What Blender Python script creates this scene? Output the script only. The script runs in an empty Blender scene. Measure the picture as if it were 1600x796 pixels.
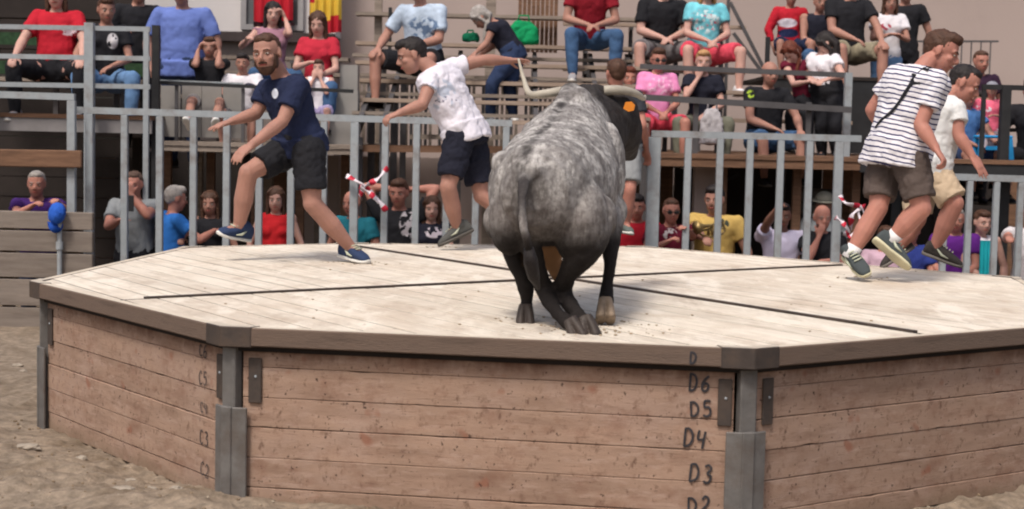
import bpy, bmesh, math, random
from mathutils import Vector as V, Matrix, noise
random.seed(7)
PI = math.pi
scene = bpy.context.scene
COL = scene.collection

# ------------------------------------------------------------------ camera
CAMZ, PITCH, ROLL, FPX = 1.83, 0.077, 0.022, 2433.9
_cp, _sp = math.cos(PITCH), math.sin(PITCH)
FWD = V((0, _cp, -_sp)); _R0 = V((1, 0, 0)); _U0 = _R0.cross(FWD)
RGT = _R0*math.cos(ROLL) + _U0*math.sin(ROLL)
UPV = -_R0*math.sin(ROLL) + _U0*math.cos(ROLL)
CAM = V((0, 0, CAMZ))
cd = bpy.data.cameras.new("camera"); cam = bpy.data.objects.new("camera", cd)
COL.objects.link(cam); scene.camera = cam
cd.sensor_width = 36; cd.lens = FPX/1600*36; cd.clip_end = 500; cd.clip_start = .1
m = Matrix.Identity(4)
for i in range(3):
    m[i][0], m[i][1], m[i][2], m[i][3] = RGT[i], UPV[i], -FWD[i], CAM[i]
cam.matrix_world = m
cd.dof.use_dof = True; cd.dof.focus_distance = 9.6; cd.dof.aperture_fstop = 2.8

def ray(px, py): return FWD + RGT*((px-800)/FPX) - UPV*((py-398)/FPX)
def P(px, py, Y):
    d = ray(px, py); return CAM + d*(Y/d.y)
def G(px, py, z):
    d = ray(px, py); return CAM + d*((z-CAMZ)/d.z)

# ------------------------------------------------------------------ light
w = bpy.data.worlds.new("World"); scene.world = w; w.use_nodes = True
nt = w.node_tree; bg = nt.nodes["Background"]
sky = nt.nodes.new("ShaderNodeTexSky"); sky.sky_type = 'NISHITA'; sky.sun_disc = False
SUN_EL, SUN_AZ = math.radians(58), math.radians(205)
sky.sun_elevation = SUN_EL; sky.sun_rotation = SUN_AZ; sky.dust_density = 6; sky.air_density = 1.2; sky.ozone_density = 1
nt.links.new(sky.outputs[0], bg.inputs[0]); bg.inputs[1].default_value = 0.115
sd = bpy.data.lights.new("sun", 'SUN'); sun = bpy.data.objects.new("sun", sd); COL.objects.link(sun)
sd.energy = 1.9; sd.angle = math.radians(10); sd.color = (1, .95, .88)
# direction towards the sun (sky rotation 0 = +Y, clockwise)
sdir = V((math.sin(SUN_AZ)*math.cos(SUN_EL), math.cos(SUN_AZ)*math.cos(SUN_EL), math.sin(SUN_EL)))
sun.rotation_euler = (-sdir).to_track_quat('-Z', 'Y').to_euler(); sun.location = (0, 0, 20)
vs = scene.view_settings; vs.view_transform = 'Standard'; vs.look = 'None'; vs.gamma = 1; vs.exposure = 0.35
scene.render.engine = 'CYCLES'; scene.cycles.filter_width = 2.0

# ------------------------------------------------------------------ materials
def srgb(r, g, b):
    f = lambda c: ((c/255+.055)/1.055)**2.4 if c > 10 else c/255/12.92
    return (f(r), f(g), f(b))
_mats = {}
def mat(name, col, rough=.8, var=.15, vscale=6, bump=.0, bscale=40, metal=0, stretch=None, dark=None, darkamt=0, dscale=2, objvar=0., spec=.3, sss=0):
    """procedural surface: base colour with noise variation, optional patches of dirt or painted shade, and bump"""
    if name in _mats: return _mats[name]
    m = bpy.data.materials.new(name); m.use_nodes = True; _mats[name] = m
    n = m.node_tree.nodes; L = m.node_tree.links; b = n["Principled BSDF"]
    b.inputs["Roughness"].default_value = rough; b.inputs["Metallic"].default_value = metal
    b.inputs["Specular IOR Level"].default_value = spec
    if sss:
        b.inputs["Subsurface Weight"].default_value = sss; b.inputs["Subsurface Radius"].default_value = (1, .3, .15); b.inputs["Subsurface Scale"].default_value = .01
    tc = n.new("ShaderNodeTexCoord"); src = tc.outputs["Object"]
    if stretch:
        mp = n.new("ShaderNodeMapping"); mp.inputs["Scale"].default_value = stretch; L.new(src, mp.inputs[0]); src = mp.outputs[0]
    oi = n.new("ShaderNodeObjectInfo")
    if objvar:
        ad = n.new("ShaderNodeVectorMath"); ad.operation = 'ADD'; sc = n.new("ShaderNodeMath"); sc.operation = 'MULTIPLY'; sc.inputs[1].default_value = 37
        L.new(oi.outputs["Random"], sc.inputs[0]); L.new(src, ad.inputs[0]); L.new(sc.outputs[0], ad.inputs[1]); src = ad.outputs[0]
    def nz(scale, det=5, r=.6):
        t = n.new("ShaderNodeTexNoise"); t.inputs["Scale"].default_value = scale; t.inputs["Detail"].default_value = det; t.inputs["Roughness"].default_value = r
        L.new(src, t.inputs["Vector"]); return t.outputs["Fac"]
    def mr(x, a, bb, c, d):
        t = n.new("ShaderNodeMapRange"); t.inputs[1].default_value = a; t.inputs[2].default_value = bb; t.inputs[3].default_value = c; t.inputs[4].default_value = d
        L.new(x, t.inputs[0]); return t.outputs[0]
    hsv = n.new("ShaderNodeHueSaturation"); hsv.inputs["Color"].default_value = (*col, 1)
    val = mr(nz(vscale), .3, .7, 1-var, 1+var)
    if objvar:
        mu = n.new("ShaderNodeMath"); mu.operation = 'MULTIPLY'; L.new(val, mu.inputs[0]); L.new(mr(oi.outputs["Random"], 0, 1, 1-objvar, 1+objvar), mu.inputs[1]); val = mu.outputs[0]
    L.new(val, hsv.inputs["Value"]); out = hsv.outputs[0]
    if dark:
        mx = n.new("ShaderNodeMixRGB"); mx.inputs[2].default_value = (*dark, 1)
        L.new(mr(nz(dscale, 6, .65), .48, .72, 0, darkamt), mx.inputs[0]); L.new(out, mx.inputs[1]); out = mx.outputs[0]
    L.new(out, b.inputs["Base Color"])
    if bump:
        bp = n.new("ShaderNodeBump"); bp.inputs["Strength"].default_value = bump; bp.inputs["Distance"].default_value = .01
        L.new(nz(bscale, 4), bp.inputs["Height"]); L.new(bp.outputs[0], b.inputs["Normal"])
    m["out"] = 0
    return m

M = dict(
 deck=mat("deck_board", srgb(210, 200, 186), .9, .10, 3, .3, 50, stretch=(1, 9, 9), dark=srgb(164, 148, 130), darkamt=.6, dscale=2.2, objvar=.06),
 side=mat("side_plank", srgb(153, 127, 110), .92, .12, 3, .3, 50, stretch=(1, 1, 5), dark=srgb(118, 92, 78), darkamt=.6, dscale=2.6, objvar=.06),
 rim=mat("rim_wood", srgb(104, 88, 78), .85, .3, 3, .5, 25, stretch=(1, 8, 8), dark=srgb(70, 56, 46), darkamt=.6, dscale=3),
 greywood=mat("grey_wood", srgb(138, 126, 116), .9, .2, 3, .5, 25, stretch=(1, 6, 9), dark=srgb(84, 74, 66), darkamt=.5, dscale=2, objvar=.08),
 brownwood=mat("brown_wood", srgb(112, 84, 66), .9, .25, 3, .4, 25, stretch=(1, 6, 9), dark=srgb(60, 45, 38), darkamt=.5, dscale=2, objvar=.1),
 steel=mat("galvanised_steel", srgb(152, 158, 163), .6, .14, 6, .1, 60, metal=.2, dark=srgb(104, 92, 84), darkamt=.7, dscale=6, objvar=.06),
 postst=mat("weathered_post_steel", srgb(108, 105, 103), .6, .2, 8, .2, 50, metal=.3, dark=srgb(84, 68, 56), darkamt=.6, dscale=5),
 capst=mat("dark_cap_steel", srgb(74, 66, 62), .6, .2, 8, .2, 50, metal=.3, dark=srgb(92, 74, 60), darkamt=.5, dscale=8),
 black=mat("black_metal", srgb(38, 38, 40), .6, .2, 8, .1),
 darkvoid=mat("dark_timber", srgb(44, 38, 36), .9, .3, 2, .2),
 ink=mat("black_marker", srgb(52, 50, 54), .8, .4, 40),
)

# ------------------------------------------------------------------ object helpers
def link(name, me, m=None, parent=None, loc=None):
    o = bpy.data.objects.new(name, me); COL.objects.link(o)
    if m is not None and me is not None and not me.materials: me.materials.append(m)
    if parent is not None: o.parent = parent
    if loc is not None: o.location = loc
    return o
def tag(o, label=None, cat=None, group=None, kind=None):
    for k, v in (('label', label), ('category', cat), ('group', group), ('kind', kind)):
        if v: o[k] = v
    return o
def empty(name, loc, label=None, cat=None, group=None, rz=0):
    o = bpy.data.objects.new(name, None); COL.objects.link(o); o.location = loc; o.rotation_euler.z = rz; o.empty_display_size = .1
    return tag(o, label, cat, group)
class MB:
    """collects verts and faces of one mesh"""
    def __init__(s): s.v = []; s.f = []
    def add(s, vs, fs):
        k = len(s.v); s.v += [tuple(x) for x in vs]; s.f += [tuple(i+k for i in f) for f in fs]; return s
    def box(s, c, h, mtx=None):
        """c centre, h half sizes"""
        p = [V((x*h[0], y*h[1], z*h[2])) for x in (-1, 1) for y in (-1, 1) for z in (-1, 1)]
        if mtx: p = [mtx @ q for q in p]
        p = [q+V(c) for q in p]
        return s.add(p, [(0, 1, 3, 2), (4, 6, 7, 5), (0, 4, 5, 1), (2, 3, 7, 6), (0, 2, 6, 4), (1, 5, 7, 3)])
    def bar(s, a, b, w, d, up=(0, 0, 1)):
        """rectangular bar from a to b: width w across, d along up"""
        a = V(a); b = V(b); t = (b-a); L = t.length; t.normalize(); up = V(up)
        if abs(t.dot(up)) > .98: up = V((0, 1, 0))
        sx = t.cross(up).normalized(); uz = sx.cross(t)
        mt = Matrix((t, sx, uz)).transposed()
        return s.box((a+b)/2, (L/2, w/2, d/2), mt)
    def tube(s, pts, rad, n=10, caps=True, flat=None):
        """round tube through pts; rad number or list; flat=(axis, k) squashes along axis"""
        pts = [V(p) for p in pts]
        if not isinstance(rad, (list, tuple)): rad = [rad]*len(pts)
        k = len(s.v); prev = None
        for i, p in enumerate(pts):
            t = (pts[min(i+1, len(pts)-1)]-pts[max(i-1, 0)]).normalized()
            if prev is None:
                a = V((0, 0, 1)) if abs(t.z) < .9 else V((1, 0, 0)); x = t.cross(a).normalized()
            else: x = (prev - t*prev.dot(t)).normalized()
            prev = x; y = t.cross(x)
            for j in range(n):
                q = (x*math.cos(2*PI*j/n)+y*math.sin(2*PI*j/n))*rad[i]
                if flat: ax = flat[0]; q = q - ax*q.dot(ax)*(1-flat[1])
                s.v.append(tuple(p+q))
        for i in range(len(pts)-1):
            for j in range(n):
                a = k+i*n+j; b2 = k+i*n+(j+1) % n
                s.f.append((a, b2, b2+n, a+n))
        if caps:
            s.f.append(tuple(k+j for j in range(n))[::-1]); s.f.append(tuple(k+(len(pts)-1)*n+j for j in range(n)))
        return s
    def ell(s, c, ax, ay, az, n=12, mrows=8):
        """ellipsoid with axis vectors (length = radius)"""
        c = V(c); k = len(s.v); ax = V(ax); ay = V(ay); az = V(az)
        s.v.append(tuple(c+az))
        for i in range(1, mrows):
            th = PI*i/mrows
            for j in range(n):
                ph = 2*PI*j/n
                s.v.append(tuple(c+az*math.cos(th)+(ax*math.cos(ph)+ay*math.sin(ph))*math.sin(th)))
        s.v.append(tuple(c-az)); e = len(s.v)-1
        for j in range(n):
            s.f.append((k, k+1+j, k+1+(j+1) % n)); s.f.append((e, e-n+(j+1) % n, e-n+j))
        for i in range(mrows-2):
            for j in range(n):
                a = k+1+i*n+j; b2 = k+1+i*n+(j+1) % n
                s.f.append((a, a+n, b2+n, b2))
        return s
    def loft(s, rings, n=16, pw=2.4):
        """rings: (centre, width_vec, depth_vec); superellipse section"""
        k = len(s.v)
        for c, a, b in rings:
            for j in range(n):
                t = 2*PI*j/n; ct, st = math.cos(t), math.sin(t)
                s.v.append(tuple(V(c)+V(a)*math.copysign(abs(ct)**(2/pw), ct)+V(b)*math.copysign(abs(st)**(2/pw), st)))
        for i in range(len(rings)-1):
            for j in range(n):
                a = k+i*n+j; b2 = k+i*n+(j+1) % n
                s.f.append((a, b2, b2+n, a+n))
        s.f.append(tuple(k+j for j in range(n))[::-1]); s.f.append(tuple(k+(len(rings)-1)*n+j for j in range(n)))
        return s
    def prism(s, poly, z0, z1):
        n = len(poly); k = len(s.v)
        s.v += [(p[0], p[1], z0) for p in poly]+[(p[0], p[1], z1) for p in poly]
        s.f.append(tuple(k+i for i in range(n))[::-1]); s.f.append(tuple(k+n+i for i in range(n)))
        for i in range(n): s.f.append((k+i, k+(i+1) % n, k+n+(i+1) % n, k+n+i))
        return s
    def mesh(s, name, off=None, smooth=False):
        me = bpy.data.meshes.new(name)
        vs = s.v if off is None else [(x-off[0], y-off[1], z-off[2]) for x, y, z in s.v]
        me.from_pydata(vs, [], s.f); me.update()
        bm = bmesh.new(); bm.from_mesh(me); bmesh.ops.recalc_face_normals(bm, faces=bm.faces); bm.to_mesh(me); bm.free()
        if smooth:
            for p in me.polygons: p.use_smooth = True
        return me
    def build(s, name, m, parent=None, off=None, smooth=False, bevel=0):
        o = link(name, s.mesh(name, off, smooth), m, parent)
        if bevel:
            b = o.modifiers.new("bevel", 'BEVEL'); b.width = bevel; b.segments = 1; b.limit_method = 'ANGLE'
        return o
def clip(poly, p, n):
    """part of the 2D polygon where (q-p).n >= 0"""
    out = []
    for i in range(len(poly)):
        a, b = V(poly[i]), V(poly[(i+1) % len(poly)]); da, db = (a-p).dot(n), (b-p).dot(n)
        if da >= 0: out.append(a)
        if (da >= 0) != (db >= 0): out.append(a+(b-a)*(da/(da-db)))
    return out

# ================================================================== ARENA GROUND
DECK = .89
def gz(x, y):
    """height of the sand"""
    h = .035*noise.noise(V((x*.9, y*.9, 0)))+.012*noise.noise(V((x*4, y*4, 3)))
    if y > 14.6: h -= .2*min(1, (y-14.6)/.8)
    near = max(0, 1-abs(y-7.5)/9)
    rough = .45+1.1*max(0, noise.noise(V((x*.8, y*.8, 31)))+.25)
    u_, v_ = x*.8+y*.6, y*.8-x*.6
    h += near*rough*(.042*(.5-abs(noise.noise(V((u_*3.2, v_*7, 7)))))+.016*noise.noise(V((x*11, y*11, 9)))+.009*noise.noise(V((x*27, y*27, 1)))+.016*max(0, noise.noise(V((x*17, y*17, 15)))-.15)*2)
    # heaps against the platform
    for cx, cy, r, a in MOUNDS:
        d = math.hypot(x-cx, y-cy)/r
        if d < 1: h += a*(1-d*d)**2*(1+.45*noise.noise(V((x*6, y*6, 2))))
    return h
_b = G(345, 511, DECK); _c = G(1180, 546, DECK); _a = G(47, 440, DECK)
MOUNDS = [(_b.x-.25, _b.y-.1, .8, .07), (_b.x+.9, _b.y-.25, .9, .05), (-2.55, 7.9, .9, .07), (-3.1, 8.6, .8, .06), (-3.6, 9.2, .9, .06),
          (2.15, 6.72, .6, .10), (2.75, 6.9, .75, .24), (1.5, 6.4, .5, .07), (3.5, 7.1, 1.1, .30)]
def ground():
    xs = []; x = -60.
    def axis(lo, hi, a, b, fine, coarse):
        out = [lo]
        while out[-1] < hi:
            v = out[-1]; d = 0 if a <= v <= b else min(abs(v-a), abs(v-b))
            out.append(v+fine+d*coarse)
        return out
    xs = axis(-80, 80, -4.0, 3.8, .022, .12); ys = axis(-6, 120, 6.0, 8.8, .022, .12)
    vs = [(x, y, gz(x, y)) for y in ys for x in xs]; nx = len(xs)
    fs = [(j*nx+i, j*nx+i+1, (j+1)*nx+i+1, (j+1)*nx+i) for j in range(len(ys)-1) for i in range(nx-1)]
    me = bpy.data.meshes.new("ground"); me.from_pydata(vs, [], fs)
    for p in me.polygons: p.use_smooth = True
    return me
M['sand'] = mat("arena_sand", srgb(128, 114, 99), .95, .38, 16, .9, 45, dark=srgb(88, 73, 57), darkamt=.85, dscale=3)  # dark mottling: churned earth plus shadows of the rough ground painted into the colour
tag(link("ground", ground(), M['sand']), kind='structure')
# small stones, clods
def clods(n, label, m, smin, smax, name):
    mb = MB(); rnd = random.Random(n)
    for i in range(n):
        x = rnd.uniform(-4.4, 4.2); y = rnd.uniform(5.9, 9.8)
        s = rnd.uniform(smin, smax)**1.0; z = gz(x, y)
        a = rnd.uniform(0, PI); ax = V((math.cos(a), math.sin(a), 0))*s; ay = V((-math.sin(a), math.cos(a), 0))*s*rnd.uniform(.5, 1)
        mb.ell((x, y, z+s*.15), ax, ay, V((rnd.uniform(-.2, .2)*s, 0, s*.6)), 6, 4)
    return tag(mb.build(name, m), label, None, None, 'stuff')
clods(1500, 'loose earthy clods scattered over the arena sand', mat("clod", srgb(118, 102, 84), .95, .3, 20), .004, .014, "clods")
clods(260, 'pale gravel scattered over the arena sand', mat("pebble", srgb(156, 144, 128), .9, .2, 20), .004, .010, "gravel")
M['stone'] = mat("stone", srgb(146, 136, 124), .9, .2, 15, .4, 30)
def rock(px, py, s, label, sq=(1, .7, .5)):
    p = G(px, py, .05); p.z = gz(p.x, p.y)
    bm = bmesh.new(); bmesh.ops.create_icosphere(bm, subdivisions=3, radius=1)
    for v in bm.verts:
        d = 1+.35*noise.noise(v.co*1.6+V((px, py, 0)))+.15*noise.noise(v.co*4)
        v.co = V((v.co.x*sq[0], v.co.y*sq[1], v.co.z*sq[2]))*d*s
    me = bpy.data.meshes.new("rock"); bm.to_mesh(me); bm.free()
    o = link("rock", me, M['stone'], None, p+V((0, 0, s*.05))); tag(o, label, 'rock', 'loose stones on the sand')
rock(42, 698, .062, 'long pale stone lying by the left end post of the platform', (1.2, .6, .35))
rock(128, 714, .03, 'round whitish stone at the foot of the left platform side')
rock(205, 745, .03, 'pale stone beside a dark clod near the left platform side')
rock(236, 762, .032, 'lowest pale stone before the left platform side', (1, .8, .6))
rock(190, 770, .05, 'flat buff stone nearest the bottom left of the photo', (1.2, .8, .3))
rock(275, 778, .028, 'small buff stone close to the left corner post')
rock(28, 562, .04, 'stone lying before the grey timber barrier', (1, .7, .6))
rock(36, 570, .026, 'smaller stone next to the one before the grey barrier', (1, .7, .6))

# ================================================================== PLATFORM
C0 = G(883, 435.6, DECK)                 # centre of the deck
A_, B_, C_ = _a, _b, _c
A2 = G(286, 386, DECK)
cor = [B_, C_]
def reg(i):                                # regular octagon corner from the fit
    R = 3.3; th = .152; a = math.radians(-112.5+45*i)+th
    return V((C0.x+R*math.cos(a), C0.y+R*math.sin(a), DECK))
cor = [B_, C_, reg(2), reg(3), reg(4), reg(5), A2, A_]
cor[3] = G(1592, 434, DECK)
E_end = G(1600, 513, DECK); dirE = (E_end-C_).normalized(); cor[2] = C_+dirE*2.53
cor = [V((c.x, c.y)) for c in cor]
plat = empty("octagonal_platform", (C0.x, C0.y, 0), 'large octagonal timber platform with pale dusty deck under the bull and runners', 'platform')
off = V((C0.x, C0.y, 0))
cc = V((C0.x, C0.y))
def inset(poly, d):
    out = poly
    n = len(poly)
    for i in range(n):
        a, b = poly[i], poly[(i+1) % n]; t = (b-a).normalized(); nn = V((-t.y, t.x))
        out = clip(out, a+nn*d, nn)
    return out
s2a = G(556, 385, DECK); s2b = G(1440, 521, DECK); s1a = G(215, 467, DECK); s1b = G(1320, 414.5, DECK)
d2 = (V((s2b.x, s2b.y))-V((s2a.x, s2a.y))).normalized(); n2 = V((-d2.y, d2.x))
d1 = (V((s1b.x, s1b.y))-V((s1a.x, s1a.y))).normalized(); n1 = V((-d1.y, d1.x))
if n1.dot(V((0, 1))) < 0: n1 = -n1
p2 = V((s2a.x, s2a.y)); p1 = V((s1a.x, s1a.y))
inner = inset(cor, .05)
PW = .19
def deck_wear():
    m = M['deck']; n = m.node_tree.nodes; L = m.node_tree.links; b = n["Principled BSDF"]; c = b.inputs["Base Color"].links[0].from_socket
    g = n.new("ShaderNodeNewGeometry")
    def nz(sc, st=(1, 1, 1), det=6, w=0, rot=0):
        mp = n.new("ShaderNodeMapping"); mp.inputs["Scale"].default_value = st; mp.inputs["Rotation"].default_value = (0, 0, rot); mp.inputs["Location"].default_value = (w, w, 0); L.new(g.outputs["Position"], mp.inputs[0])
        t = n.new("ShaderNodeTexNoise"); t.inputs["Scale"].default_value = sc; t.inputs["Detail"].default_value = det; t.inputs["Roughness"].default_value = .68; L.new(mp.outputs[0], t.inputs[0]); return t.outputs[0]
    def lay(c, f, lo, hi, amt, col):
        r = n.new("ShaderNodeMapRange"); r.inputs[1].default_value = lo; r.inputs[2].default_value = hi; r.inputs[4].default_value = amt; L.new(f, r.inputs[0])
        x = n.new("ShaderNodeMixRGB"); x.inputs[2].default_value = (*srgb(*col), 1); L.new(r.outputs[0], x.inputs[0]); L.new(c, x.inputs[1]); return x.outputs[0]
    c = lay(c, nz(1.6, w=3), .46, .66, .5, (178, 160, 142))     # trodden-in earth
    c = lay(c, nz(5, (1, .35, 1), w=9), .54, .68, .45, (160, 142, 126))
    c = lay(c, nz(4, (1, .3, 1), w=17), .52, .62, .7, (222, 213, 200))    # dry dust
    c = lay(c, nz(16, (1, .4, 1), w=23), .64, .72, .6, (126, 108, 94))
    L.new(c, b.inputs["Base Color"])
deck_wear()
for hs in (1, -1):
    half = clip(inner, p1+n1*hs*.02, n1*hs)
    for side in (1, -1):
        k = 0
        while k < 24:
            lo = .02+k*PW; hi = lo+PW-.011
            q = clip(half, p2+n2*side*lo, n2*side); q = clip(q, p2+n2*side*hi, -n2*side) if q else q
            k += 1
            if len(q) < 3: continue
            ctr = sum(q, V((0, 0)))/len(q); dz = random.uniform(-.003, .003)
            mt = Matrix.Rotation(-math.atan2(d2.y, d2.x), 2)
            lo_ = [mt @ (v-ctr) for v in q]
            mb = MB().prism(lo_, -.045, 0)
            o = link("deck_board", mb.mesh("deck_board"), M['deck'], plat)
            o.location = (ctr.x-off.x, ctr.y-off.y, DECK-.002+dz*.35); o.rotation_euler.z = math.atan2(d2.y, d2.x)
            b = o.modifiers.new("bevel", 'BEVEL'); b.width = .003; b.segments = 1
MB().prism(inset(cor, .06), DECK-.12, DECK-.0042).build("deck_underlay", M['darkvoid'], plat, off)
for (a, b) in ((s1a, s1b), (s2a, s2b)):       # raised steel strips over the two long joints
    t = (b-a).normalized(); a2, b2 = a+t*.03, b-t*.03
    for q0, q1 in ((0, .5), (.5, 1)):
        pa, pb = a2.lerp(b2, q0)+t*.012, a2.lerp(b2, q1)-t*.012
        MB().bar(pa+V((0, 0, .001)), pb+V((0, 0, .001)), .034, .016).build("joint_strip", M['capst'], plat, off)
PH = .146; RIM = .090
# rim material with dust on the upper faces
def rim_mat(src):
    m = M[src].copy(); m.name = src+"_dusty"; n = m.node_tree.nodes; L = m.node_tree.links
    b = n["Principled BSDF"]; src = b.inputs["Base Color"].links[0].from_socket
    g = n.new("ShaderNodeNewGeometry"); sx = n.new("ShaderNodeSeparateXYZ"); L.new(g.outputs["Normal"], sx.inputs[0])
    mr = n.new("ShaderNodeMapRange"); mr.inputs[1].default_value = .8; mr.inputs[2].default_value = .98; mr.inputs[4].default_value = .9; L.new(sx.outputs[2], mr.inputs[0])
    mx = n.new("ShaderNodeMixRGB"); mx.inputs[2].default_value = (*srgb(205, 193, 176), 1); L.new(mr.outputs[0], mx.inputs[0]); L.new(src, mx.inputs[1]); L.new(mx.outputs[0], b.inputs["Base Color"])
    return m
M['rimd'] = rim_mat('rim'); M['capd'] = rim_mat('capst')
def worn_side():
    m = M['side']; n = m.node_tree.nodes; L = m.node_tree.links; b = n["Principled BSDF"]; c = b.inputs["Base Color"].links[0].from_socket
    tc = n.new("ShaderNodeTexCoord")
    def nz(sc, st, det=5, w=0):
        mp = n.new("ShaderNodeMapping"); mp.inputs["Scale"].default_value = st; mp.inputs["Location"].default_value = (w, w, w); L.new(tc.outputs["Object"], mp.inputs[0])
        t = n.new("ShaderNodeTexNoise"); t.inputs["Scale"].default_value = sc; t.inputs["Detail"].default_value = det; t.inputs["Roughness"].default_value = .7; L.new(mp.outputs[0], t.inputs[0]); return t.outputs[0]
    def lay(c, f, lo, hi, amt, col):
        r = n.new("ShaderNodeMapRange"); r.inputs[1].default_value = lo; r.inputs[2].default_value = hi; r.inputs[4].default_value = amt; L.new(f, r.inputs[0])
        x = n.new("ShaderNodeMixRGB"); x.inputs[2].default_value = (*srgb(*col), 1); L.new(r.outputs[0], x.inputs[0]); L.new(c, x.inputs[1]); return x.outputs[0]
    c = lay(c, nz(2.4, (1, 1, 1.3), 3, 19), .48, .64, .6, (158, 134, 120))
    c = lay(c, nz(6, (1, 1, 1.3), 7, 41), .50, .66, .45, (118, 82, 66))
    c = lay(c, nz(13, (1, 1, .8)), .56, .66, .5, (104, 76, 62))
    c = lay(c, nz(24, (1, 1, .6), 5, 3), .60, .68, .65, (88, 62, 50))
    c = lay(c, nz(9, (.6, 1, 2.5), 5, 7), .55, .68, .5, (172, 148, 134))
    c = lay(c, nz(22, (.3, 1, 5), 4, 5), .60, .68, .55, (98, 72, 60))
    c = lay(c, nz(5, (1, 1, 1), 2, 57), .66, .72, .8, (136, 92, 74))
    c = lay(c, nz(34, (1, 1, 1), 2, 23), .68, .71, .8, (62, 44, 38))
    # grime that has run down from under the rim
    sp_ = n.new("ShaderNodeSeparateXYZ"); L.new(tc.outputs["Object"], sp_.inputs[0])
    zr = n.new("ShaderNodeMapRange"); zr.inputs[1].default_value = .60; zr.inputs[2].default_value = .79; L.new(sp_.outputs[2], zr.inputs[0])
    mu = n.new("ShaderNodeMath"); mu.operation = 'MULTIPLY'; L.new(zr.outputs[0], mu.inputs[0]); L.new(nz(4, (1.6, 1, .5), 6, 11), mu.inputs[1])
    c = lay(c, mu.outputs[0], .30, .58, .8, (92, 60, 46))
    zl = n.new("ShaderNodeMapRange"); zl.inputs[1].default_value = .16; zl.inputs[2].default_value = .0; L.new(sp_.outputs[2], zl.inputs[0])
    mu2 = n.new("ShaderNodeMath"); mu2.operation = 'MULTIPLY'; L.new(zl.outputs[0], mu2.inputs[0]); L.new(nz(7, (1, 1, 1), 6, 13), mu2.inputs[1])
    c = lay(c, mu2.outputs[0], .2, .5, .7, (118, 100, 82))
    L.new(c, b.inputs["Base Color"])
worn_side()
M['backb'] = mat('gap_timber', srgb(92, 64, 52), .95, .2, 6)
# hand-written strokes for the numbering, unit box 0..1 x 0..1
GL = {'D': [[(.05, 1), (.1, 0)], [(.0, .97), (.5, .95), (.85, .65), (.8, .25), (.45, .03), (.05, .0)]],
      'C': [[(.85, .85), (.55, 1), (.2, .85), (.05, .5), (.2, .12), (.6, .0), (.9, .15)]],
      '6': [[(.8, .95), (.4, .8), (.1, .45), (.15, .12), (.5, .0), (.85, .15), (.85, .42), (.5, .52), (.15, .35)]],
      '5': [[(.9, .95), (.25, .95), (.2, .55), (.6, .6), (.9, .4), (.8, .1), (.4, .0), (.1, .08)]],
      '4': [[(.2, 1), (.12, .55), (.5, .48), (.8, .55)], [(.85, .95), (.8, .5), (.72, 0)]],
      '3': [[(.15, .9), (.5, 1), (.8, .82), (.45, .55), (.85, .38), (.75, .08), (.4, 0), (.1, .1)]],
      '2': [[(.1, .8), (.4, 1), (.8, .85), (.7, .5), (.1, .03), (.9, .05)]]}
def glyphs(txt, parent, mtx, size, wid=.55, gap=.2, sw=.008):
    x = 0
    for ch in txt:
        mb = MB()
        jx, jy = random.uniform(-.03, .03), random.uniform(-.06, .06); sk_ = random.uniform(-.08, .12); hs_ = random.uniform(.92, 1.12)
        for st in GL[ch]:
            st = [(p[0]+jx+sk_*p[1]+random.uniform(-.035, .035), (p[1]+jy)*hs_+random.uniform(-.03, .03)) for p in st]; pts = []
            for i in range(len(st)-1):       # catmull smoothing
                p0 = V(st[max(i-1, 0)]); a = V(st[i]); b = V(st[i+1]); p3 = V(st[min(i+2, len(st)-1)])
                for k in range(5):
                    t = k/5; pts.append(.5*((2*a)+(b-p0)*t+(2*p0-5*a+4*b-p3)*t*t+(3*a-p0-3*b+p3)*t**3))
            pts.append(V(st[-1]))
            w = [mtx @ V(((x+p.x*wid)*size, 0, p.y*size)) for p in pts]
            ax = (mtx.to_3x3() @ V((0, 1, 0))).normalized()
            mb.tube(w, sw*.5, 6, flat=(ax, .25))
        mb.build("lettering", M['ink'], parent)
        x += wid+gap
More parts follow.
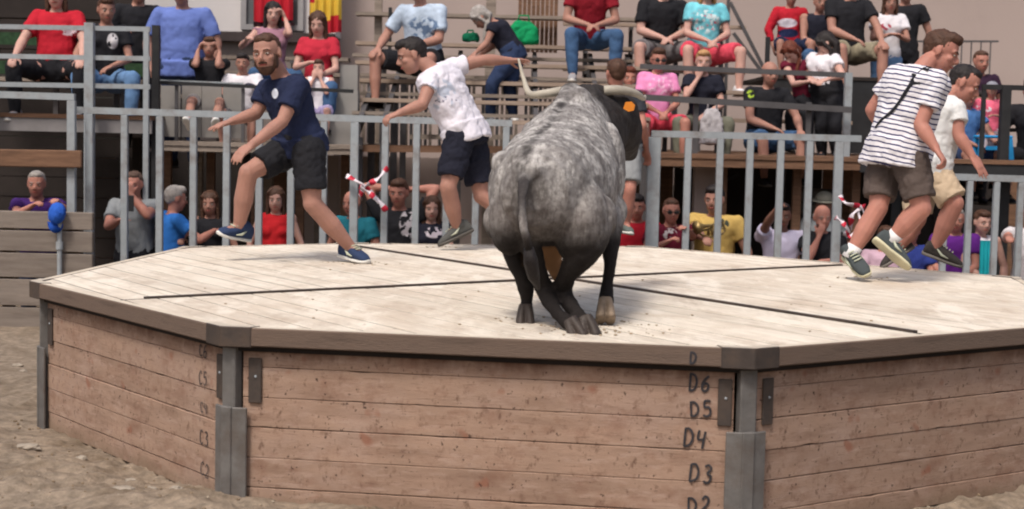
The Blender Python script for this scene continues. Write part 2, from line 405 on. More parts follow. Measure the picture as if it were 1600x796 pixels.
def panel(i, letters=None, sag=0):
    a, b = cor[i], cor[(i+1) % 8]; t = (b-a).normalized(); nn = V((t.y, -t.x)); L = (b-a).length; ang = math.atan2(t.y, t.x)
    pn = empty("side_panel", (a.x-off.x, a.y-off.y, 0)); pn.parent = plat; pn.rotation_euler.z = ang
    # local frame: x along, -y outward
    rnd = random.Random(i+3)
    MB().box((L/2, .03, DECK-RIM/2+.001), (L/2-.12, .03, RIM/2)).build("rim_beam", M['rimd'], pn, bevel=.006)
    z = DECK-RIM-.003
    for k in range(6):
        gp = rnd.choice((.0015, .002, .003, .004)); h = (.105 if k == 0 else PH)-gp if k < 5 else .1; zc = z-h/2
        x0, x1 = .088, L-.088
        n = 60; vs = []; mb = MB()
        th = .022; yo = .075+rnd.uniform(-.003, .003)
        for j in range(n+1):
            x = x0+(x1-x0)*j/n
            ch = lambda s: .0016*noise.noise(V((x*5, k*3+i*7, s)))+(.022*max(0, noise.noise(V((x*7, k*5.3+i, s+5)))-.42))
            yb = yo+.002*noise.noise(V((x*1.5, k, i)))
            top, bot = zc+h/2-ch(0), zc-h/2+ch(9)
            mb.v += [(x, yb, top-.003), (x, yb+.003, top), (x, yb+th*2, top), (x, yb+th*2, bot), (x, yb+.003, bot), (x, yb, bot+.003)]
        for j in range(n):
            for q in range(6):
                a0 = j*6+q; a1 = j*6+(q+1) % 6; mb.f.append((a0, a1, a1+6, a0+6))
        mb.f.append(tuple(range(6))[::-1]); mb.f.append(tuple(n*6+q for q in range(6)))
        o = mb.build("plank", M['side'], pn)
        z -= h+gp
    MB().box((L/2, .13, .44), (L/2-.13, .01, .33)).build("backing_board", M['backb'], pn)
    # steel edge plates
    for sx, vis in ((.15, 1), (L-.128, 1)):
        mb = MB().box((sx, .066, .63), (.032, .006, .108)); o = mb.build("latch_plate", M['capst'], pn, bevel=.003)
        MB().ell((sx+.004, .059, .65), V((.007, 0, 0)), V((0, .005, 0)), V((0, 0, .007)), 8, 6).build("bolt", M['steel'], pn)
    return pn, L
pans = {}
for i in range(8):
    pans[i] = panel(i)
def writing(i, px, items, sw):
    pn, L = pans[i]
    a, b = cor[i], cor[(i+1) % 8]; t = (b-a).normalized()
    for txt, x, z, s, y in items:
        mt = Matrix.Translation(V((x, y, z))) @ Matrix.Rotation(random.uniform(-.06, .06), 4, 'Y')
        glyphs(txt, pn, mt, s, sw=sw)
LD = pans[0][1]
def lx(px, z):                       # distance along the front side of a pixel column
    p = G(px, 0, z) if False else None
    a, b = cor[0], cor[1]; d = ray(px, 600); t = (b-a)
    # intersect ray (x,y) with line a + s t
    den = d.x*t.y-d.y*t.x; s = (a.x*d.y-a.y*d.x)/den
    return s*t.length
xs = lx(1076, 0)
writing(0, 0, [('D', xs, .815, .055, -.0015), ('D6', xs, .680, .070, .068), ('D5', xs+.012, .562, .072, .068), ('D4', xs-.02, .418, .078, .068), ('D3', xs+.012, .258, .078, .068), ('D2', xs+.012, .112, .075, .068)], .012)
LC = pans[7][1]
writing(7, 0, [('C6', LC-.36, .70, .06, .068), ('C5', LC-.36, .565, .06, .068), ('C4', LC-.34, .42, .05, .068), ('C3', LC-.35, .265, .07, .068), ('C2', LC-.34, .11, .07, .068)], .0065)
# corner posts with caps
for i in range(8):
    c = cor[i]; pa = (cor[i-1]-c).normalized(); pb = (cor[(i+1) % 8]-c).normalized(); bis = (pa+pb).normalized()
    cl = V((c.x-off.x, c.y-off.y))
    pt = lambda base, s, n_: cl+base*s+bis*n_
    # cap: bent plate over the rim corner
    mb = MB()
    poly = [cl+pa*.15-bis*.004, cl-bis*.006, cl+pb*.15-bis*.004, cl+pb*.15+bis*.07, cl+bis*.07, cl+pa*.15+bis*.07]
    mb.prism(poly if i else poly, DECK-RIM-.004, DECK+.0045); mb.build("corner_cap", M['capd'], plat, bevel=.004)
    ang = math.atan2(bis.y, bis.x)-PI/2
    mt = Matrix.Rotation(ang, 3, 'Z')
    MB().box((*(cl+bis*.085), (DECK-RIM)/2-.1), (.04, .03, (DECK-RIM)/2+.09), mt).build("corner_post", M['postst'], plat, bevel=.006)
    mb = MB()
    for bdir in (pa, pb):                  # lower steel angle sleeve
        mtb = Matrix.Rotation(math.atan2(bdir.y, bdir.x), 3, 'Z')
        q = cl+bdir*.06+bis*.045
        mb.box((q.x, q.y, .2), (.042, .008, .3), mtb)
    q = cl+bis*.05
    mb.box((q.x, q.y, .2), (.03, .012, .302), mt)
    mb.build("post_sleeve", M['postst'], plat, bevel=.004)

# ================================================================== BUILDINGS BEHIND
ROAD = [M['steel'], M['greywood'], M['brownwood']]
wallm = mat("lilac_beige_render", srgb(168, 152, 146), .95, .07, 1.2, .2, 30, dark=srgb(136, 122, 116), darkamt=.3, dscale=.6)
def wbox(mb, p, q, d):
    """box spanning the two picture corners p, q at the depth of p, d deep"""
    a = P(*p); b = P(q[0], q[1], p[2]); return mb.box(((a.x+b.x)/2, p[2]+d/2, (a.z+b.z)/2), (abs(b.x-a.x)/2, d/2, abs(a.z-b.z)/2))
bw = empty("rendered_building", (3, 21, 0), 'lilac beige rendered building wall rising behind the stands and the standing spectators', 'building')
o_ = V((3, 21, 0))
a = P(524, 0, 21); MB().box(((a.x+16)/2, 21.3, 4), ((16-a.x)/2, .3, 4.2)).build("wall", wallm, bw, o_)
MB().box(((a.x+16)/2, 20.98, .5), ((16-a.x)/2, .03, .7)).build("plinth", mat("plinth_grey", srgb(128, 118, 112), .9, .15, 2, .3), bw, o_)
wh = empty("white_house", (-3, 20.4, 0), 'white house front with red cloth hanging in its window, above the seated children', 'building'); o_ = V((-3, 20.4, 0))
mb = MB(); a = P(224, 50, 20.4); b = P(524, 66, 20.4)
MB().box(((a.x+b.x)/2, 20.7, a.z+2.2), ((b.x-a.x)/2, .3, 2.2)).build("wall", mat("white_render", srgb(205, 200, 200), .9, .04, 2), wh, o_)
MB().box(((a.x+b.x)/2, 20.66, a.z/2-.06), ((b.x-a.x)/2, .3, a.z/2)).build("lower_wall", mat("grey_render", srgb(122, 112, 108), .9, .15, 1.5, .2), wh, o_)
MB().box(((a.x+b.x)/2, 20.33, a.z-.04), ((b.x-a.x)/2, .09, .06)).build("string_course", mat("dark_stone", srgb(66, 58, 58), .9, .2, 3), wh, o_)
wfm = mat("window_frame_grey", srgb(150, 148, 150), .6, .1, 5)
for x0, x1 in ((381, 470),):
    l, r, zb = P(x0, 36, 20.36), P(x1, 36, 20.36), P(x0, 38, 20.36).z
    fo = MB().bar((l.x, 20.36, zb), (l.x, 20.36, zb+1.6), .07, .08, (0, 1, 0)).bar((r.x, 20.36, zb), (r.x, 20.36, zb+1.6), .07, .08, (0, 1, 0)).bar((l.x-.035, 20.36, zb-.035), (r.x+.035, 20.36, zb-.035), .08, .07).bar((l.x-.035, 20.36, zb+1.635), (r.x+.035, 20.36, zb+1.635), .08, .07).build("window_frame", wfm, wh, o_)
    MB().box(((l.x+r.x)/2, 20.385, zb+.8), ((r.x-l.x)/2-.035, .01, .8)).build("window_pane", mat("window_glass", srgb(96, 98, 104), .15, .1, 2, spec=.5), fo, o_)
def drape(name, x0, x1, y0, y1, Y, m, amp=.03, nx=30, parent=None, off=None, m2=None, split=None, waves=4.2):
    a, b, c = P(x0, y0, Y), P(x1, y0, Y), P(x0, y1, Y)
    vs = []; fs = []
    for j in range(13):
        for i in range(nx+1):
            u, v = i/nx, j/12
            vs.append((a.x+(b.x-a.x)*u, Y+amp*math.sin(u*waves*2*PI)*(.3+.7*v), a.z+(c.z-a.z)*v-.02*math.sin(u*5)*v))
    k = len(vs); vs += [(x, y+.006, z) for x, y, z in vs]
    fm = []
    for j in range(12):
        for i in range(nx):
            q = j*(nx+1)+i; f = (q, q+1, q+nx+2, q+nx+1); fs.append(f); fs.append(tuple(k+t for t in f[::-1]))
            fm += [1 if split and split(i/nx, j/12) else 0]*2
    me = bpy.data.meshes.new(name); me.from_pydata([V(v)-(off or V((0, 0, 0))) for v in vs], [], fs); me.materials.append(m)
    if m2: me.materials.append(m2)
    for p, q in zip(me.polygons, fm): p.use_smooth = True; p.material_index = q
    o = link(name, me, None, parent); return o
REDC = mat("red_cloth", srgb(176, 28, 44), .9, .1, 5)
tag(drape("cloth_banner", 397, 458, -40, 33, 20.2, REDC), 'plain red cloth hanging from the window of the white house', 'banner')
tag(drape("cloth_banner", 396, 460, 34, 42, 20.22, mat("dark_hem", srgb(48, 22, 28), .9)), 'dark hem strip beneath the red cloth on the white house', 'banner')
tag(drape("flag", 484, 534, -30, 52, 19.8, mat("flag_yellow", srgb(206, 170, 60), .9, .1, 5), .04, m2=REDC, split=lambda u, v: v > .72+.08*math.sin(u*6) or (u < .15 and v < .4)), 'yellow and red flag hanging behind the woman in the red T-shirt', 'flag')
dk = empty("dark_boarded_wall", (-6.5, 19, 0), 'dark boarded wall with green netting behind the leftmost stand', 'wall'); o_ = V((-6.5, 19, 0))
x0, x1 = P(-60, 100, 18.6).x, P(222, 100, 18.6).x
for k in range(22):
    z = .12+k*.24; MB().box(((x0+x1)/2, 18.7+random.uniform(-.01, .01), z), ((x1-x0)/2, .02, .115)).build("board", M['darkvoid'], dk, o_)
# wall underneath the stands, most boards coloured dark to stand for the shade
ub = empty("undercroft_wall", (0, 19.4, 0), 'timber wall below the spectator stands, coloured dark to stand for the shade there', 'wall'); o_ = V((0, 19.4, 0))
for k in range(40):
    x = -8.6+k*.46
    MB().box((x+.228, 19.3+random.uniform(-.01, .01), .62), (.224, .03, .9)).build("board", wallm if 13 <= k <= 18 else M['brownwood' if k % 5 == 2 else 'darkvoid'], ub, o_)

# ================================================================== SPECTATOR STANDS
STL, GW, BW, BK = M['steel'], M['greywood'], M['brownwood'], M['black']
PALEW = mat("pale_bench_wood", srgb(156, 138, 124), .9, .15, 3, .3, 20, stretch=(1, 6, 9), dark=srgb(104, 88, 76), darkamt=.5, objvar=.08)
DKST = mat("dark_grey_steel", srgb(84, 82, 84), .6, .15, 8, metal=.3)
class Stand:
    def __init__(s, label, px, Y):
        a = P(px, 200, Y); s.o = V((a.x, Y, 0)); s.r = empty("spectator_stand", s.o, label, 'grandstand')
    def part(s, name, mb, m, **k): return mb.build(name, m, s.r, s.o, **k)
    def hbar(s, name, x0, y0, x1, y1, Y, w, d, m, Y1=None):
        """horizontal-ish member between two picture points"""
        return s.part(name, MB().bar(P(x0, y0, Y), P(x1, y1, Y if Y1 is None else Y1), d, w, (0, 0, 1)), m)
    def post(s, name, x, y, Y, w, m, z0=0, d=None):
        a = P(x, y, Y); return s.part(name, MB().box((a.x, Y, (a.z+z0)/2), (w/2, (d or w)/2, (a.z-z0)/2)), m)
    def deck(s, x0, x1, y, Y0, Y1, n, m, fas=None, th=.04):
        a, b = P(x0, y, Y0), P(x1, y, Y0); z = (a.z+b.z)/2; w = (Y1-Y0)/n
        for i in range(n):
            s.part("deck_plank", MB().box(((a.x+b.x)/2, Y0+w*(i+.5), z-th/2+random.uniform(-.003, .003)), ((b.x-a.x)/2, w/2-.006, th/2)), m)
        if fas: s.part("fascia", MB().box(((a.x+b.x)/2, Y0+.04, z-th-.003-fas[0]/2), ((b.x-a.x)/2, .02, fas[0]/2)), fas[1])
        return z
    def bench(s, x0, x1, y, Y, m=None, foot=True, n=2, legs=2, zf=0):
        """plank row: seat at picture height y"""
        a, b = P(x0, y, Y), P(x1, y, Y); z = (a.z+b.z)/2
        for k in range(n): s.part("seat_plank", MB().box(((a.x+b.x)/2, Y+k*.145, z-.02), ((b.x-a.x)/2, .068, .02)), m or PALEW)
        for i in range(legs):
            x = a.x+(b.x-a.x)*(i+.5)/legs
            s.part("bench_frame", MB().box((x, Y+.12, (z-.045+zf)/2), (.025, .025, (z-.045-zf)/2)).box((x, Y+.075, z-.06), (.02, .14, .018)), DKST)
        return z
random.seed(21)
# --- stand A, far left
A = Stand('leftmost steel stand with tube railings where the woman in the big red T-shirt sits', 100, 15.6)
zA = A.deck(-60, 236, 178, 15.1, 18.4, 12, BW, (.13, mat("grey_fascia", srgb(128, 124, 124), .8, .15, 4)))
zA1 = A.bench(-60, 225, 122, 16.35, GW, legs=3, zf=zA)
A.bench(-60, 225, 72, 17.15, M['darkvoid'], legs=3, zf=zA); A.bench(-60, 225, 24, 17.9, M['darkvoid'], legs=3, zf=zA)
for y, Y in ((95, 16.75), (50, 17.5)): 
    A.part("green_net_strip", MB().box(((P(-60, y, Y).x+P(225, y, Y).x)/2, Y, P(80, y+12, Y).z), ((P(225, y, Y).x-P(-60, y, Y).x)/2, .01, .07)), mat("green_net", srgb(40, 64, 42), .9, .4, 20))
for y in (44, 90, 134): A.hbar("rail", -60, y-3, 235, y+2, 14.95, .045, .045, STL)
A.post("post", 140, 36, 14.93, .085, STL); A.post("post", 229, 42, 14.95, .05, STL); A.post("post", 244, 40, 15.3, .07, BK, d=.07)
A.post("post", -20, 36, 14.93, .085, STL)
A.post("prop", 215, 215, 16.5, .09, M['darkvoid'])
# --- stand B, concrete coloured panels with children
B = Stand('stand with grey sheet panels and black rail where the two boys sit', 400, 15.6)
zB = B.deck(250, 560, 224, 15.1, 19.8, 16, GW, (.05, GW))
pg = mat("grey_sheet_panel", srgb(140, 137, 134), .8, .12, 2, .15, 20, dark=srgb(104, 98, 94), darkamt=.5, dscale=2)
for k in range(4):
    x0, x1 = 252+k*32, 252+(k+1)*32-2; a, b = P(x0, 134, 15.70), P(x1, 214, 15.70)
    B.part("sheet_panel", MB().box(((a.x+b.x)/2, 15.70+(k % 2)*.02, (a.z+zB)/2+.02), ((b.x-a.x)/2, .012, (a.z-zB)/2-.02)), pg)
B.hbar("rail", 250, 129, 552, 143, 15.45, .035, .035, BK)
B.hbar("rail", 250, 127, 380, 132, 15.52, .03, .03, STL)
for x in (276, 380, 470): B.post("rail_post", x, 134+(x-276)*.04, 15.48, .03, DKST, zB)
B.bench(252, 545, 150, 16.2, GW, n=3, legs=5, zf=zB)
B.bench(252, 545, 112, 17.1, GW, n=3, legs=5, zf=zB)
B.bench(252, 545, 88, 18.0, GW, n=2, legs=5, zf=zB)
# stepped concrete coloured risers at the right end
for k, (x0, y0, Y) in enumerate(((528, 100, 16.0), (520, 140, 15.75), (505, 186, 15.5))):
    a, b = P(x0, y0, Y), P(556, y0, Y); B.part("riser_block", MB().box(((a.x+b.x)/2, Y+.3, (a.z+zB)/2), ((b.x-a.x)/2, .1, (a.z-zB)/2)), pg)
for x in (262, 330, 400, 470, 540): B.post("prop", x, 232, 15.9, .08, BW)
for x in (310, 420, 500): B.post("prop", x, 232, 17.4, .1, GW)
# --- stand C, open timber bleachers in the centre
Cc = Stand('open timber bleacher with rows of planks behind the man in white and the bull', 780, 16)
rows = [(556, 1012, 188, 15.5), (556, 1012, 158, 16.2), (556, 1012, 128, 16.9), (556, 1012, 100, 17.6), (556, 1012, 70, 18.3), (556, 1012, 24, 19.2)]
zC = []
for (x0, x1, y, Y) in rows: zC.append(Cc.bench(x0, x1, y, Y, PALEW if y != 24 else GW, n=2, legs=0))
for k, (x0, x1, y, Y) in enumerate(rows[1:5]):
    a, b = P(x0, y+16, Y+.05), P(x1, y+16, Y+.05)
    Cc.part("foot_plank", MB().box(((a.x+b.x)/2, Y-.25, a.z-.02), ((b.x-a.x)/2, .08, .018)), GW)
for x in (562, 600, 702, 838, 940, 1008):
    a0 = P(x, 188, 15.6)
    Cc.part("stringer", MB().bar((a0.x, 15.45, zC[0]-.12), (a0.x, 18.45, zC[4]-.12), .05, .1), DKST)
    for i, Y in enumerate((15.6, 16.9, 18.3)): Cc.part("post", MB().box((a0.x, Y, (zC[(0, 2, 4)[i]]-.2)/2), (.035, .035, (zC[(0, 2, 4)[i]]-.2)/2)), DKST)
for k in range(64):                    # upright slats closing the back of the rows
    x = P(556, 0, 18.7).x+k*.057; top = P(x, 76, 18.7)
    if k % 9 == 8: continue
    Cc.part("slat", MB().box((x, 18.7, 2.02), (.018, .012, .42)), GW if k % 3 else DKST)
Cc.part("slat_rail", MB().box(((P(556, 0, 18.7).x+P(1012, 0, 18.7).x)/2, 18.73, 2.43), ((P(1012, 0, 18.7).x-P(556, 0, 18.7).x)/2, .012, .04)), GW)
for x in (592, 768): Cc.post("back_post", x, -20, 19.3, .09 if x < 700 else .12, GW)
Cc.post("back_post", 610, 12, 19.1, .04, BK, 2.6)
for k in range(9): Cc.part("dark_slat", MB().box((P(812+k*7, 50, 19.5).x, 19.5, 3.3), (.022, .02, .45)), M['brownwood'])
Cc.hbar("cross_beam", 556, 232, 1012, 236, 15.62, .07, .1, BW)
Cc.hbar("cross_beam", 640, 214, 1012, 216, 16.3, .05, .08, GW)
# --- stand D, right of the bull
D = Stand('stand with grey steel railings right of the bull where the woman in pink sits', 1180, 15.8)
zD = D.deck(1012, 1345, 243, 15.15, 19.9, 16, BW, (.08, M['brownwood']))
D.bench(1000, 1330, 186, 16.7, PALEW, n=2, legs=4, zf=zD)
D.bench(960, 1320, 142, 17.5, PALEW, n=2, legs=4, zf=zD)
D.bench(880, 1165, 108, 18.4, PALEW, n=2, legs=4, zf=zD)
D.bench(880, 1165, 76, 18.95, PALEW, n=2, legs=4, zf=zD)
D.bench(880, 1165, 38, 19.6, PALEW, n=1, legs=4, zf=zD)
D.hbar("rail", 1000, 104, 1330, 118, 15.9, .05, .05, DKST); D.hbar("rail", 1000, 152, 1330, 172, 15.6, .06, .06, DKST)
D.post("post", 1326, 114, 15.75, .07, STL, zD); D.post("post", 1264, 160, 15.66, .05, DKST, zD); D.post("post", 1088, 158, 15.66, .05, DKST, zD)
D.hbar("brace", 1141, 4, 1196, 112, 19.5, .04, .04, DKST); D.post("post", 1139, -20, 19.6, .04, DKST, zD); D.hbar("brace", 1146, 52, 1190, 112, 19.3, .04, .04, DKST)
D.post("post", 1200, 58, 18.2, .05, BK, zD)
for x in (1020, 1130, 1246, 1338): D.post("prop", x, 256, 15.5, .08, BW)
D.post("prop", 1102, 258, 15.75, .22, wallm, d=.2)
st = mat("stacked_timber", srgb(92, 88, 84), .9, .2, 4, .4, 20, objvar=.15)
for k in range(9): D.part("stacked_sleeper", MB().box(((P(1252, 0, 16.4).x+P(1312, 0, 16.4).x)/2+random.uniform(-.01, .01), 16.4, .1+k*.145), (.2, .12, .066)), st, bevel=.012)
D.hbar("handrail", 1080, 312, 1155, 272, 16.2, .03, .03, BK)
# --- stand E, dark stand at the right edge
E_ = Stand('dark stand at the right edge with black railing and brown plank floor', 1500, 16)
zE = E_.deck(1345, 1680, 250, 15.15, 19.9, 16, BW, (.1, BK))
zU = E_.deck(1200, 1420, 120, 17.6, 19.9, 8, M['darkvoid'], (.14, BK))
E_.part("front_board", MB().box(((P(1330, 0, 17.55).x+P(1420, 0, 17.55).x)/2, 17.5, (zE+zU)/2-.08), ((P(1420, 0, 17.55).x-P(1330, 0, 17.55).x)/2, .02, (zU-zE)/2-.1)), BK)
E_.hbar("rail", 1410, 65, 1560, 65, 20.2, .025, .025, DKST)
for k in range(10): E_.part("baluster", MB().box((P(1412+k*15, 90, 20.2).x, 20.2, P(1412, 90, 20.2).z), (.007, .007, .22)), DKST)
E_.hbar("rail", 1535, 136, 1680, 140, 15.5, .05, .05, BK); E_.post("post", 1572, 134, 15.5, .09, BK, zE); E_.post("post", 1538, 134, 15.5, .04, BK, zE); E_.post("post", 1640, 134, 15.5, .09, BK, zE)
E_.bench(1440, 1680, 200, 16.6, M['darkvoid'], n=2, legs=3, zf=zE)
for x in (1400, 1490, 1570, 1650): E_.post("prop", x, 275, 15.6, .09, BK)

# ================================================================== FENCES ROUND THE RING
def fence(label, segs, name="steel_fence"):
    """segs: (rail px0, py0, px1, py1, Y0, Y1, [bar columns], bar width)"""
    x0, y0, x1, y1, Y0, Y1, bars, bw_ = segs[0]; o0 = P(x0, y0, Y0); o0.z = 0
    r = empty(name, o0, label, 'fence')
    for x0, y0, x1, y1, Y0, Y1, bars, bw_ in segs:
        a, b = P(x0, y0, Y0), P(x1, y1, Y1)
        MB().bar(a, b, .06, .06).build("rail", STL, r, o0)
        for bx in bars:
            wd = bw_
            if isinstance(bx, tuple): bx, wd = bx
            # point of the rail line in that column
            d = ray(bx, y0); t = ((a.x)*(b.y-a.y)-(a.y)*(b.x-a.x))/(d.x*(b.y-a.y)-d.y*(b.x-a.x)); p = CAM+d*t; u = (p.x-a.x)/(b.x-a.x); top = a.z+(b.z-a.z)*u-.032
            MB().box((p.x, p.y, top/2-.1), (wd/2, .03, top/2+.1)).build("bar", STL, r, o0, bevel=.006)
    return r
fence('long galvanised steel bar fence behind the left half of the platform',
      [(117, 172, 800, 193, 14.2, 14.35, [(140, .07), 195, 250, 303, 355, 406, 456, 507, (555, .075), 603, 652, 700, 746, 792], .062)])
fence('galvanised steel bar fence behind the platform between bull and striped runner',
      [(1018, 209, 1345, 217, 14.35, 14.35, [(1023, .12), 1076, 1126, 1173, 1221, 1266, (1312, .08)], .062)])
fence('low steel gate under the dark stand at the right edge', [(1470, 276, 1700, 283, 14.35, 14.35, [1478, 1516, 1558, 1596, 1640], .055)], "steel_gate")
fence('short steel frame in front of the leftmost stand, above the brown beam', [(-60, 146, 117, 152, 14.05, 14.05, [(112, .075), -40], .06)])
kb = mat("barrier_plank", srgb(124, 114, 106), .9, .15, 3, .5, 25, stretch=(1, 6, 9), dark=srgb(92, 80, 72), darkamt=.5, dscale=2, objvar=.08)
bar_ = empty("timber_barrier", (P(70, 400, 13.9).x, 13.9, 0), 'grey plank barrier left of the platform on which the man in purple leans', 'barrier'); o_ = V(bar_.location)
xa, xb = P(-60, 400, 13.9).x, P(146, 400, 13.9).x
for y0, y1 in ((331, 358), (361, 393), (396, 434), (437, 478), (481, 517)):
    z1, z0 = P(70, y0, 13.9).z, P(70, y1, 13.9).z
    MB().box(((xa+xb)/2, 13.9+random.uniform(-.004, .004), (z0+z1)/2), ((xb-xa)/2, .035, (z1-z0)/2)).build("plank", kb, bar_, o_, bevel=.006)
MB().box((xa+.4, 13.97, .5), (.05, .03, .5)).box((xb-.2, 13.97, .5), (.05, .03, .5)).build("upright", BW, bar_, o_)
a, b = P(93, 346, 13.82), P(93, 432, 13.82)
MB().tube([a, b], .022, 12).build("bolt_rod", STL, bar_, o_); MB().tube([P(93, 378, 13.82), P(93, 390, 13.82)], .032, 12).build("rod_collar", STL, bar_, o_)
a, b = P(-60, 246, 13.98), P(128, 249, 13.98)
be = tag(MB().bar(a, b, .05, .155).build("timber_beam", BW, None, None, bevel=.008), 'thick brown beam bolted across the steel frame above the man in purple', 'beam')
# red and white tape knotted to the bars
def tape(label, pts, m1, m2, w=.045):
    """plastic ribbon strips knotted to the bars, twisting along their length"""
    root = empty("barrier_tape", pts[0][0], label, 'tape', 'striped tape knotted to the fence bars'); o = V(pts[0][0])
    for n_, p in enumerate(pts):
        q = smooth_pts0(p, 10); vs = []; fs = []; fm = []
        for i, c in enumerate(q):
            t = (q[min(i+1, len(q)-1)]-q[max(i-1, 0)]).normalized(); sd = t.cross(V((0, -1, 0))).normalized(); nn = sd.cross(t)
            a = .9*math.sin(i*.33+n_*1.7); ww = w*.5*(.75+.35*math.sin(i*.5+n_)); d = sd*math.cos(a)+nn*math.sin(a)
            vs += [c+d*ww-o, c-d*ww-o]
            if i: k = 2*i; fs.append((k-2, k-1, k+1, k)); fm.append(1 if (i+3*n_) % 12 in (4, 5, 6, 7) else 0)
        me = bpy.data.meshes.new("tape_strip"); me.from_pydata(vs, [], fs); me.materials.append(m2); me.materials.append(m1)
        for pl, f in zip(me.polygons, fm): pl.material_index = f; pl.use_smooth = True
        ob = link("tape_strip", me, None, root); so = ob.modifiers.new("thickness", 'SOLIDIFY'); so.thickness = .003
def smooth_pts0(p, k):
    out = []
    for i in range(len(p)-1):
        a0, a, b, b0_ = p[max(i-1, 0)], p[i], p[i+1], p[min(i+2, len(p)-1)]
        for j in range(k):
            t = j/k; out.append(.5*((2*a)+(b-a0)*t+(2*a0-5*a+4*b-b0_)*t*t+(3*a-a0-3*b+b0_)*t**3))
    return out+[p[-1]]
TR, TW = mat("tape_red", srgb(188, 40, 62), .5, .05), mat("tape_white", srgb(216, 206, 214), .5, .05)
tape('red and white tape crossed on the bars beside the printed black T-shirt', [[P(541, 275, 14.2), P(560, 285, 14.15), P(580, 300, 14.15), P(604, 330, 14.2)], [P(606, 262, 14.2), P(590, 280, 14.14), P(570, 292, 14.12), P(562, 308, 14.2)], [P(562, 292, 14.13), P(580, 304, 14.1), P(592, 318, 14.12)]], TR, TW, .052)
tape('red and white tape bunched on the bars left of the striped runner', [[P(1312, 306, 14.2), P(1322, 318, 14.13), P(1345, 324, 14.12), P(1352, 345, 14.2)], [P(1352, 322, 14.15), P(1332, 336, 14.1), P(1330, 360, 14.2)], [P(1306, 340, 14.2), P(1318, 350, 14.1), P(1326, 362, 14.12), P(1318, 368, 14.2)], [P(1340, 330, 14.12), P(1344, 352, 14.1), P(1326, 372, 14.12)]], TR, TW, .052)

# ================================================================== FIGURES
def nrm(v): return V(v).normalized()
SKIN = [mat("skin_tanned", srgb(158, 116, 102), .62, .10, 12, .1, 60, sss=.1), mat("skin_fair", srgb(184, 144, 132), .62, .10, 12, .1, 60, sss=.1),
        mat("skin_reddish", srgb(168, 116, 102), .6, .1, 9, .1, 80, sss=.12), mat("skin_brown", srgb(122, 86, 74), .6, .08, 9, .1, 80, sss=.1)]
HAIR = dict(black=mat("hair_black", srgb(34, 28, 28), .6, .3, 30, .6, 90), brown=mat("hair_brown", srgb(72, 48, 36), .6, .3, 30, .6, 90),
            grey=mat("hair_grey", srgb(150, 144, 140), .7, .25, 30, .6, 90), red=mat("hair_auburn", srgb(96, 48, 34), .6, .3, 30, .6, 90),
            blond=mat("hair_blond", srgb(168, 128, 88), .6, .25, 30, .6, 90), short=mat("hair_cropped", srgb(84, 66, 58), .8, .2, 40, .3, 120))
EYEW = mat("eye_white", srgb(170, 158, 150), .4, .02); EYED = mat("eye_dark", srgb(40, 28, 22), .3, .02); LIP = mat("lips", srgb(150, 78, 72), .5, .05)
LACE = mat("lace_pale", srgb(176, 180, 160), .7)
SOLE = mat("shoe_sole", srgb(205, 203, 198), .7, .1)
def cloth(name, col, var=.1, rough=.9): return mat("cloth_"+name, srgb(*col), rough, var, 5, .5, 11, spec=.12)
def remesh(o, vox, sm=4, disp=0, dsize=.12, fac=.5):
    r = o.modifiers.new("remesh", 'REMESH'); r.mode = 'VOXEL'; r.voxel_size = vox; r.use_smooth_shade = True
    s = o.modifiers.new("smooth", 'SMOOTH'); s.factor = fac; s.iterations = sm
    if disp:
        key = "folds%.2f" % dsize
        t = bpy.data.textures.get(key) or bpy.data.textures.new(key, 'CLOUDS'); t.noise_scale = dsize*1.25; t.noise_depth = 2; t.noise_type = 'HARD_NOISE'
        d = o.modifiers.new("folds", 'DISPLACE'); d.texture = t; d.texture_coords = 'GLOBAL'; d.strength = disp; d.mid_level = .28 if disp > .013 else .5
    return o
def limb(mb, a, b, r, n=12):
    """tapered limb segment, r = radii at even steps, ends rounded"""
    a, b = V(a), V(b); k = len(r)-1; d = (b-a)
    pts = [a+d*(i/k) for i in range(k+1)]
    mb.tube(pts, list(r), n)
    for p, q in ((a, r[0]), (b, r[-1])): mb.ell(p, V((q, 0, 0)), V((0, q, 0)), V((0, 0, q)), 10, 8)
def hand(mb, w, d, nrmv, s, side, curl=.5, spread=.12, fr=.0085):
    """w wrist, d direction, nrmv palm normal (fingers curl towards it), side: +1 thumb on +x of d x n"""
    d = nrm(d); nn = nrmv-d*nrmv.dot(d); nn = nn.normalized() if nn.length > 1e-4 else d.orthogonal().normalized(); x = d.cross(nn)*side
    c = w+d*.045*s
    mb.loft([(w-d*.01*s, x*.026*s, nn*.018*s), (c, x*.038*s, nn*.017*s), (w+d*.09*s, x*.041*s, nn*.014*s), (w+d*.1*s, x*.034*s, nn*.01*s)], 12)
    for k, (o, ln) in enumerate(((.030, .070), (.010, .080), (-.011, .074), (-.031, .058))):
        base = w+d*.09*s+x*o*s; dd = (d+x*(o/.03)*spread).normalized()
        p = [base-dd*.02*s, base]; ang = 0; cur = base
        for j, f in enumerate((.42, .33, .25)):
            ang += curl*(.75 if j == 0 else .9); v = dd*math.cos(ang)+nn*math.sin(ang); cur = cur+v*ln*f*s; p.append(cur)
        mb.tube(p, [fr*s*q for q in (1.05, 1.05, .98, .9, .72)], 8)
        mb.ell(cur, V((fr*s*.72, 0, 0)), V((0, fr*s*.72, 0)), V((0, 0, fr*s*.72)), 6, 4)
    tb = w+d*.02*s+x*.028*s
    p = [tb-d*.01*s, tb+(d*.6+x*.6+nn*.2)*.035*s, tb+(d*.85+x*.6+nn*.35)*.062*s, tb+(d*1.1+x*.52+nn*.5)*.078*s]
    mb.tube(p, [.014*s, .0125*s, .0105*s, .008*s], 8)
